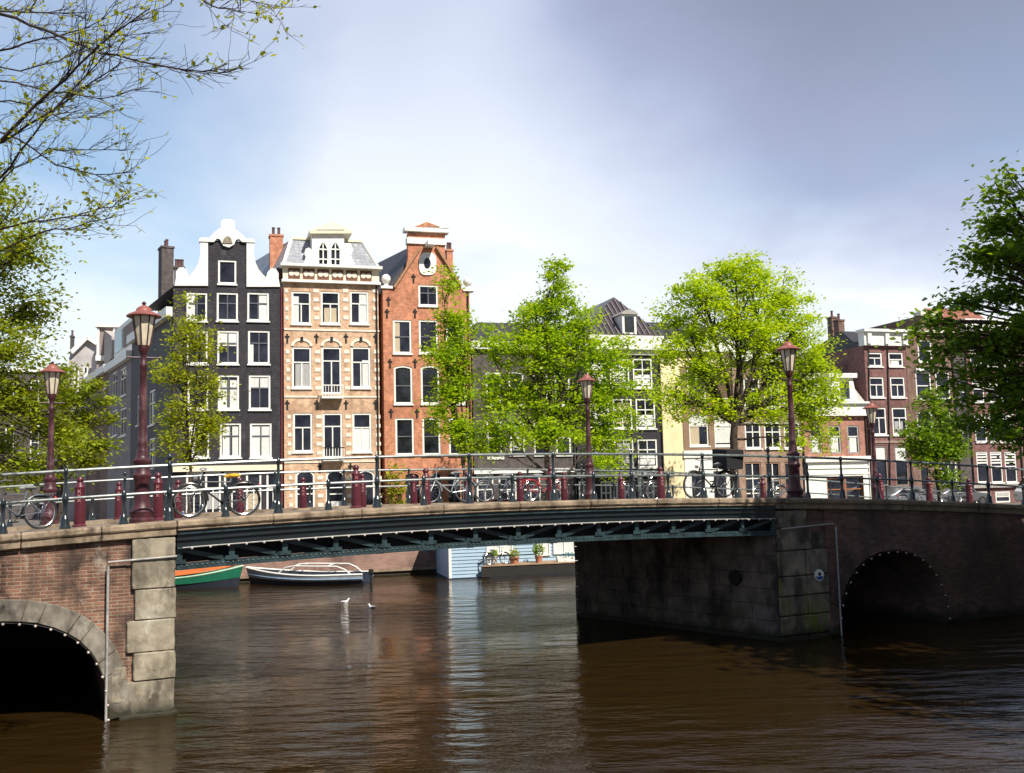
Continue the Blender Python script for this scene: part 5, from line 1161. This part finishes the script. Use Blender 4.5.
# ------------------------------------------------------------------ bicycles
def ring_pts(c, r, n=26): return [(c[0] + r * math.cos(2*math.pi*i/n), c[1], c[2] + r * math.sin(2*math.pi*i/n)) for i in range(n + 1)]
def bicycle(label, loc, rz, lean, fr, tyre, saddle, crate=None, sc=1.0, basket=None):
    t = thing('bicycle', label, 'bicycle', loc, rz, 'bicycles on the bridge'); t.rotation_euler = (lean, 0, rz); t.scale = (sc,) * 3
    for x in (-.54, .54):
        w = MB().tube(ring_pts((x, 0, .345), .325), .020, 8, False).build('wheel', tyre, t)
        MB().tube(ring_pts((x, 0, .345), .297), .012, 6, False).build('rim', M_['chrome'], w)
        s = MB()
        for k in range(14):
            a = 2 * math.pi * k / 14; s.tube([(x + .02 * math.cos(a + 1), .02 * (-1) ** k, .345 + .02 * math.sin(a + 1)), (x + .293 * math.cos(a), 0, .345 + .293 * math.sin(a))], .0035, 4, False)
        s.tube([(x, -.05, .345), (x, .05, .345)], .022, 8); s.build('spokes', M_['chrome'], w)
        MB().tube([(x + .36 * math.cos(a), 0, .345 + .36 * math.sin(a)) for a in [math.pi * (.12 + .7 * i / 10) if x < 0 else math.pi * (.25 + .75 * i / 10) for i in range(11)]], .02, 6).build('mudguard', fr, t)
    f = MB(); bb = (-.10, 0, .29); st = (-.26, 0, .72); hd = (.33, 0, .78); hb = (.36, 0, .66)
    for a, b, r in ((bb, st, .016), (bb, hb, .02), (st, (.345, 0, .73), .014), ((-.54, .05, .345), (-.1, .03, .29), .011), ((-.54, -.05, .345), (-.1, -.03, .29), .011), ((-.54, .05, .345), (-.24, .02, .66), .010), ((-.54, -.05, .345), (-.24, -.02, .66), .010), (hd, hb, .022), (hb, (.54, .05, .345), .012), (hb, (.54, -.05, .345), .012)): f.tube([a, b], r, 8)
    f.build('frame', fr, t)
    MB().tube([st, (-.285, 0, .82)], .013, 8).build('seat_post', M_['chrome'], t)
    MB().ball((-.33, 0, .855), .14, 12, (1.0, .72, .35)).tube([(-.27, 0, .85), (-.12, 0, .845)], [.06, .025], 8).build('saddle', saddle, t)
    hbm = MB().tube([hd, (.30, 0, .95)], .013, 8); hbm.tube([(.16, -.29, .98), (.25, -.28, .995), (.33, -.18, .98), (.31, 0, .955), (.33, .18, .98), (.25, .28, .995), (.16, .29, .98)], .012, 8); hbm.build('handlebar', M_['chrome'], t)
    MB().tube([(.40, 0, .80), (.47, 0, .80)], [.03, .045], 10).build('headlight', M_['chrome'], t)
    MB().box(-.83, -.40, -.08, -.06, .715, .73).box(-.83, -.40, .06, .08, .715, .73).box(-.83, -.81, -.06, .06, .715, .73).box(-.64, -.62, -.06, .06, .715, .73).bar((-.78, .07, .72), (-.56, .07, .35), .012).bar((-.78, -.07, .72), (-.56, -.07, .35), .012).build('carrier', fr, t)
    MB().tube([(-.10, -.07, .29), (-.10, .07, .29)], .03, 10).bar((-.1, .07, .29), (.02, .07, .17), .016).bar((-.1, -.07, .29), (-.22, -.07, .41), .016).box(-.04, .08, .08, .17, .155, .18).box(-.28, -.16, -.17, -.08, .40, .425).build('pedals', M_['dark'], t)
    MB().ball((-.85, 0, .64), .03, 8).build('tail_light', mat('red_lens', (.5, .02, .01), .3), t)
    if crate:
        MB().prism([(-.90, .74), (-.34, .74), (-.32, 1.24), (-.92, 1.24)], -.27, .27).build('crate', crate, t, bevel=.01)
    if basket:
        MB().box(.40, .74, -.2, .2, .72, .735).box(.40, .415, -.2, .2, .736, .96).box(.725, .74, -.2, .2, .736, .96).box(.416, .724, -.2, -.185, .736, .96).box(.416, .724, .185, .2, .736, .96).build('front_crate', basket, t)
    return t
BLK = mat('black_bike_paint', (.02, .02, .024), .3, .1, coat=.5)
SIL = mat('silver_bike_paint', (.42, .44, .45), .35, .1, metal=.6)
DGR = mat('grey_bike_paint', (.10, .11, .13), .35, .1)
RED = mat('red_bike_paint', (.35, .02, .03), .35, .1)
YEL = mat('yellow_saddle_cover', (.72, .42, .03), .5, .08)
GRY = mat('grey_saddle', (.20, .2, .2), .6)
def bike_at(px, n, rz, *a, **k):
    s = sn(px, n); return bicycle(k.pop('label'), BF.w(s, n, dz(s, n) - .003), rz, *a, **k)
bike_at(217, .42, BA + math.pi, -.09, BLK, M_['rubber'], YEL, label='black bicycle with a yellow saddle leaning on the near railing', sc=.98)
bike_at(448, 6.3, BA + math.pi, .08, SIL, M_['rubber'], GRY, label='pale silver bicycle parked on the far pavement before the red brick house', sc=1.0).location.z += 0
bike_at(709, .45, BA + math.pi + .1, -.08, BLK, M_['rubber'], GRY, crate=M_['dark'], label='black bicycle carrying a large black box against the railing before the cream house', sc=1.0)
bike_at(14, 3.0, BA + math.pi + .4, .06, DGR, M_['rubber'], GRY, label='dark bicycle with big spoked wheel at the left edge behind the railing', sc=1.04)
bike_at(912, 8.0, BA, .06, DGR, M_['rubber'], GRY, label='grey bicycle parked far along the bridge before the mauve house')
bike_at(545, 8.6, BA, .06, RED, M_['rubber'], GRY, label='red bicycle against the far railing under the conical tree')
bike_at(770, 8.8, BA + math.pi, .06, DGR, M_['rubber'], GRY, label='grey bicycle against the far railing left of the mossy-pier lamp')

bike_at(955, 7.8, BA + math.pi, .06, BLK, M_['rubber'], GRY, label='black bicycle parked beneath the small green tree beyond the railing')
bike_at(640, 8.9, BA, .06, BLK, M_['rubber'], GRY, label='black bicycle against the far railing before the black dormered house')
bike_at(500, 8.9, BA + math.pi, .06, DGR, M_['rubber'], GRY, label='grey bicycle against the far railing before the dark red car')
# ------------------------------------------------------------------ boats
def boat(name, label, bow, stern, beam, free, hullm, railm, inm, rise=.35, group=None, strake=None):
    """bow and stern are world points on the waterline"""
    bow, stern = Vector(bow), Vector(stern); d = bow - stern; L = d.length; rz = math.atan2(d.y, d.x)
    t = thing(name, label, 'boat', stern, rz, group)
    def hb(u): return beam / 2 * (min(1, .72 + .8 * u) if u < .35 else (1 - ((u - .35) / .65) ** 2.4))
    def sh(u): return free * (1 + .12 * (1 - u) ** 2) + rise * max(0, u - .3) ** 2 * 1.6
    us = [i / 16 for i in range(17)]; rings = []; 
    prof = [(-1, 1), (-.93, .45), (-.7, -.6), (0, -1), (.7, -.6), (.93, .45), (1, 1), (.93, 1), (.84, .3), (.6, -.25), (0, -.35), (-.6, -.25), (-.84, .3), (-.93, 1)]
    for u in us:
        b = max(.02, hb(u)); s = sh(u); x = L * u + .25 * u * u
        def g(p, b=b, s=s, x=x, u=u):
            z = s * p[1] if p[1] > 0 else .28 * p[1] * (1 - .6 * u ** 3)
            return (x + (0.22 * u * max(0, p[1])), b * p[0], z)
        rings.append(g)
    MB().sweep(prof, rings).build('hull', hullm, t)
    for sgn in (-1, 1):
        MB().tube([(L * u + .25 * u * u + .22 * u, sgn * max(.02, hb(u)), sh(u) + .01) for u in us], .045, 6).build('gunwale', railm, t)
    if strake:
        for sgn in (-1, 1):
            MB().sweep([(.955, .45), (1.0, .97), (.96, .97), (.92, .45)], [(lambda p, u=u: (L * u + .25 * u * u + .22 * u * p[1], sgn * (max(.02, hb(u)) * p[0] + .012), sh(u) * p[1])) for u in us]).build('top_strake', strake, t)
    for u in (.25, .5, .7):
        x = L * u + .2 * u * u; b = hb(u) * .88; MB().box(x - .13, x + .13, -b, b, sh(u) * .45, sh(u) * .45 + .04).build('thwart', inm, t)
    return t, L, hb, sh
GREEN = mat('green_hull', (.01, .13, .075), .4, .12); DKH = mat('dark_hull', (.025, .03, .045), .35, .1); ORN = mat('orange_tarpaulin', (.60, .14, .03), .6, .12)
t, L, hb, sh = boat('rowing_boat', 'green rowing boat with orange interior moored behind the sunlit pier', atz(232, 586.5), atz(120, 590), 1.7, .44, DKH, mat('pale_green_rail', (.32, .52, .36), .5), ORN, .55, strake=GREEN)
us = [.45 + .5 * i / 8 for i in range(9)]
cv = MB().sweep([(-.9, 0), (0, .16), (.9, 0), (0, -.03)], [(lambda p, u=u: (L * u + .4 * u * u, p[0] * max(.03, hb(u)), sh(u) + .10 + p[1])) for u in us]).build('tarpaulin', ORN, t)
t, L, hb, sh = boat('launch_boat', 'white railed open boat with a tubular hoop frame moored by the quay', atz(256, 584), atz(368, 583.5), 1.9, .40, DKH, M_['white'], mat('boat_teak', (.35, .22, .12), .7), .42, strake=mat('pale_blue_grey_strake', (.28, .31, .345), .45, .1))
stripe = MB()
for sgn in (-1, 1):
    MB().tube([(L * u + .25 * u * u + .13 * u, sgn * (max(.02, hb(u)) + .012), sh(u) * .62) for u in [i / 16 for i in range(17)]], .03, 6).build('rubbing_strake', mat('blue_strake', (.20, .30, .42), .5), t)
    MB().tube([(L * .10, sgn * hb(.1) * .9, sh(.1)), (L * .15, sgn * hb(.1) * .9, .66), (L * .22, sgn * hb(.2) * .88, .80), (L * .6, sgn * hb(.6) * .85, .83), (L * .68, sgn * hb(.68) * .8, .76), (L * .74, sgn * hb(.74) * .9, sh(.74))], .032, 8).build('hoop_frame', M_['white'], t)
for u in (.3, .6): MB().tube([(L * u, -hb(u) * .86, .81), (L * u, 0, .87), (L * u, hb(u) * .86, .81)], .028, 8).build('hoop', M_['white'], t)
MB().tube([(L * .35, -hb(.35) * .86, .81), (L * .42, -hb(.4) * .95, sh(.4))], .022, 6).build('hoop_strut', M_['white'], t)
MB().box(-.24, -.05, -.10, .10, .40, .62).box(-.19, -.10, -.05, .05, -.2, .399).build('outboard_motor', M_['dark'], t, bevel=.04)
MB().tube([(L * 1.18, 0, .7), (L * 1.24, .8, .35), (L * 1.3, 1.9, .9)], .012, 5).build('mooring_rope', M_['zinc'], t)
# houseboat
def houseboat():
    c = atz(450, 579); a = FA - R(3); F = Frame(c, a)
    t = thing('houseboat', 'pale blue clapboard houseboat with white trim and dark hull behind the span', 'houseboat', (c.x, c.y, 0), a)
    CLAP = bpy.data.materials.new('blue_clapboard'); CLAP.use_nodes = True; nt = CLAP.node_tree; b = nt.nodes['Principled BSDF']; b.inputs['Roughness'].default_value = .6
    tc = nt.nodes.new('ShaderNodeTexCoord'); no = nt.nodes.new('ShaderNodeTexNoise'); no.inputs['Scale'].default_value = 2; nt.links.new(tc.outputs['Object'], no.inputs['Vector'])
    mx = nt.nodes.new('ShaderNodeMix'); mx.data_type = 'RGBA'; nt.links.new(no.outputs[0], mx.inputs[0]); mx.inputs[6].default_value = (.25, .37, .48, 1); mx.inputs[7].default_value = (.34, .46, .56, 1); nt.links.new(mx.outputs[2], b.inputs['Base Color'])
    w = MB(); H = 2.35; bw = .155
    def boards(p, q, z0, z1):
        p, q = Vector(p), Vector(q); d = (q - p).normalized(); n = Vector((d.y, -d.x, 0)); k = int((z1 - z0) / bw)
        for i in range(k):
            z = z0 + i * bw; w.add([p + n * .035 + Vector((0, 0, z)), q + n * .035 + Vector((0, 0, z)), q + Vector((0, 0, z + bw)), p + Vector((0, 0, z + bw)), p + Vector((0, 0, z)), q + Vector((0, 0, z))], [(0, 1, 2, 3), (4, 5, 1, 0)])
    boards((0, 0, 0), (1.75, 0, 0), .04, H); boards((0, 4, 0), (0, 0, 0), .04, H); boards((1.75, 0, 0), (1.75, 1.0, 0), .55, H); boards((1.75, 1.0, 0), (14, 1.0, 0), .55, H)
    w.build('cabin_wall', CLAP, t, smooth=False, fix=False)
    MB().plan([(.02, .02), (1.73, .02), (1.73, 1.02), (13.9, 1.02), (13.9, 3.98), (.02, 3.98)], .0, H).build('cabin_core', mat('blue_grey_panel', (.12, .17, .24), .7), t, smooth=False)
    MB().box(-.25, 2.0, -.25, 4.2, H, H + .16).box(2.0, 14.2, .75, 4.2, H, H + .158).build('roof', M_['white'], t, smooth=False)
    MB().box(-.05, .07, -.06, .06, .02, H - .002).build('corner_trim', M_['white'], t, smooth=False)
    MB().box(1.68, 1.82, -.07, .05, .56, H - .002).build('corner_trim', M_['white'], t, smooth=False)
    MB().plan([(-.15, -.12), (1.3, -.12), (1.75, -.35), (14.3, -.35), (14.3, 4.2), (-.15, 4.2)], -.4, .035).build('hull_base', DKH, t, smooth=False)
    MB().plan([(1.35, -.36), (14.3, -.36), (14.3, .97), (1.77, .97), (1.77, .02)], .036, .50).build('hull', mat('tarred_hull', (.012, .010, .009), .7, .2), t, smooth=False)
    MB().plan([(1.35, -.40), (14.35, -.40), (14.35, .96), (1.78, .96), (1.78, .0)], .501, .55).build('deck', mat('deck_timber', (.33, .22, .14), .8, .15, 4.0), t, smooth=False)
    MB().box(.0 - .05, -.04, 1.6, 2.5, 1.35, 1.6).build('end_window', M_['white'], t, smooth=False)
    for x0, x1, z0, z1, cur in ((1.95, 3.15, .92, 1.95, 1), (4.25, 4.95, .78, 2.0, 1), (5.1, 6.2, .82, 2.0, 1), (7.2, 8.6, .85, 2.0, 0)):
        f = MB().prism([(x0, z0), (x1, z0), (x1, z1), (x0, z1)], .90, .985, [[(x0 + .07, z0 + .07), (x1 - .07, z0 + .07), (x1 - .07, z1 - .07), (x0 + .07, z1 - .07)]], .08).build('window', M_['white'], t, smooth=False)
        MB().box((x0 + x1) / 2 - .03, (x0 + x1) / 2 + .03, .91, .93, z0 + .07, z1 - .07).build('glazing_bar', M_['white'], f, smooth=False)
        MB().box(x0 + .071, x1 - .071, .955, .97, z0 + .071, z1 - .071).build('blind', M_['curtain'] if cur else M_['panel'], f, smooth=False)
    MB().tube([(1.4, -.33, .95), (4, -.34, .97)], .018, 6).build('deck_rail', M_['dark'], t)
    for x in (1.45, 2.7, 3.95): MB().tube([(x, -.33, .55), (x, -.33, .96)], .018, 6).build('rail_post', M_['dark'], t)
    # things standing on the deck
    def pot(x, y, r, h_, lm, pm, label, rb, n=220, tall=0.0):
        b = F.w(x, y, .55); p = thing('potted_plant', label, 'potted plant', b, 0, 'potted plants on the houseboat deck')
        MB().lathe([(r * .7, 0), (r, h_), (r * 1.08, h_), (r * 1.08, h_ + .03), (r * .9, h_ + .031)], seg=14).build('pot', pm, p)
        if tall: MB().tube([(0, 0, h_), (0.01, 0, h_ + tall)], .02, 6).build('stem', M_['bark'], p)
        c = np.array(b) + np.array([0, 0, h_ + tall + rb * .7]); q = NP.normal(size=(n, 3)); q /= np.linalg.norm(q, axis=1)[:, None]
        leaves_mesh('foliage', c + q * rb * NP.uniform(.4, 1.05, (n, 1)), .10, lm, p, b)
    CLAY = mat('terracotta', (.42, .17, .09), .8); WPOT = mat('white_planter', (.7, .69, .66), .6); DPOT = mat('dark_planter', (.05, .05, .06), .6)
    pot(2.05, .1, .16, .34, LF_YG, WPOT, 'bright green plant in a white pot on the houseboat deck', .2)
    pot(3.0, .05, .22, .25, LF_B, CLAY, 'bushy yellowish plant in a low terracotta pot on the deck', .28)
    pot(4.15, .1, .18, .26, LF_G, CLAY, 'round clipped bush in a terracotta pot in the middle of the deck', .32, 320, .1)
    pot(6.55, .1, .16, .32, LF_O, CLAY, 'thin dark plant in a tall terracotta pot between the white windows', .16)
    pot(8.0, .0, .2, .25, LF_YG, DPOT, 'yellow-green plant in a dark planter by the dark pier', .24)
    b = F.w(5.55, -.02, .55); p = thing('planter_box', 'long pale planter box with blue flowers on the houseboat deck', 'planter', b, a)
    MB().prism([(-.55, 0), (.55, 0), (.6, .24), (-.6, .24)], -.14, .14).build('box', WPOT, p)
    leaves_mesh('foliage', np.array(b) + np.array([0, 0, .3]) + NP.normal(size=(160, 3)) * np.array([.28, .1, .05]), .09, leafmat('blue_flower', (.03, .12, .35), (.08, .3, .2), .2), p, b)
    b = F.w(1.62, -.12, .5); 
    bicycle('dark bicycle standing on the houseboat deck beside the blue cabin', F.w(2.1, -.2, .55), a + .25, .05, BLK, M_['rubber'], GRY, sc=.78)
houseboat()
# gulls on the water
def gull(px, py, rz, label):
    p = atz(px, py) - Vector((0, 0, .02)); t = thing('gull', label, 'bird', p, rz, 'gulls on the water'); t.scale = (.62,) * 3
    w = MB(); n = 10
    ctr = [(-.26, 0, .10), (-.20, 0, .09), (-.10, 0, .07), (.02, 0, .06), (.12, 0, .09), (.17, 0, .15), (.19, 0, .21), (.215, 0, .235), (.26, 0, .23), (.30, 0, .215)]
    w.tube(ctr, [.008, .035, .075, .09, .075, .048, .042, .045, .03, .006], 12); w.build('body', mat('gull_white', (.75, .75, .74), .7), t)
    for s in (-1, 1): MB().ball((-.06, s * .066, .10), .1, 10, (1.5, .28, .5)).build('wing', mat('gull_grey', (.45, .46, .5), .7), t)
    MB().tube([(.285, 0, .222), (.335, 0, .21)], [.014, .003], 6).build('beak', mat('beak_yellow', (.6, .35, .05), .5), t)
gull(345, 602.5, .4, 'white gull floating on the brown water below the hoop-framed boat')
gull(372, 608, 2.6, 'second white gull floating a little nearer, facing the other way')

# ------------------------------------------------------------------ parked cars on the far street
def car(label, s, d, rz, paint, van=False):
    t = thing('parked_car' if not van else 'parked_van', label, 'car' if not van else 'van', QF.w(s, d, ST), FA + rz, 'vehicles parked on the far street')
    Lh, H = 2.05, 1.45
    if van: prof = [(-2.3, .3), (2.3, .3), (2.35, .9), (2.1, 1.15), (1.5, 1.85), (1.2, 1.98), (-2.2, 1.98), (-2.33, 1.7)]; cab = [(.55, 1.2), (1.85, 1.2), (1.42, 1.8), (.55, 1.8)]
    else: prof = [(-2.0, .28), (2.0, .28), (2.07, .62), (1.95, .80), (1.0, .93), (.35, 1.38), (-.9, 1.44), (-1.65, 1.0), (-2.03, .9)]; cab = [(-1.35, .98), (.78, .95), (.28, 1.31), (-.85, 1.36)]
    MB().prism(prof, -.82, .82).build('body', paint, t, bevel=.09)
    for sg in (-1, 1): MB().prism(cab, sg * .83 - .006, sg * .83 + .006).build('window', M_['panel'], t)
    if not van: MB().bar((.98, 0, .96), (.38, 0, 1.36), 1.4, .02).build('windscreen', M_['panel'], t)
    else: MB().bar((2.09, 0, 1.2), (1.55, 0, 1.82), 1.45, .02).build('windscreen', M_['panel'], t)
    for x in (-1.28, 1.28):
        for sg in (-1, 1):
            w = MB().tube([(x, sg * .70, .31), (x, sg * .85, .31)], .31, 18).build('wheel', M_['rubber'], t); MB().tube([(x, sg * .851, .31), (x, sg * .862, .31)], .19, 14).build('hubcap', M_['chrome'], w)
    for sg in (-1, 1): MB().box(1.98 if not van else 2.28, 2.08 if not van else 2.37, sg * .62 - .16, sg * .62 + .16, .62, .76).build('headlight', M_['bulb'], t, bevel=.02)
SV = mat('silver_car_paint', (.20, .21, .23), .3, .03, metal=.4, coat=.6); WV = mat('white_car_paint', (.75, .75, .74), .3, .02, coat=.6); BV = mat('blue_car_paint', (.03, .10, .32), .3, .03, coat=.6); RV = mat('dark_red_car_paint', (.2, .02, .03), .3, .03, coat=.6)
def car_px(px, d): return QF.hit(px, 500, d)[0]
car('silver car parked before the mauve brick house beyond the railing', car_px(908, 9.0), 9.0, 0, SV)
car('dark grey car parked under the small green street tree', car_px(958, 9.0), 9.0, 0, mat('grey_car_paint', (.10, .105, .115), .3, .03, coat=.6))
car('white van parked at the right edge beyond the dark railing', car_px(1052, 5.0), 5.0, math.pi, WV, True)
car('blue car parked far left behind the tallest lamp', car_px(172, 5.0), 5.0, 0, BV)
car('dark red car parked before the dark brown house', car_px(505, 7.0), 7.0, 0, RV)
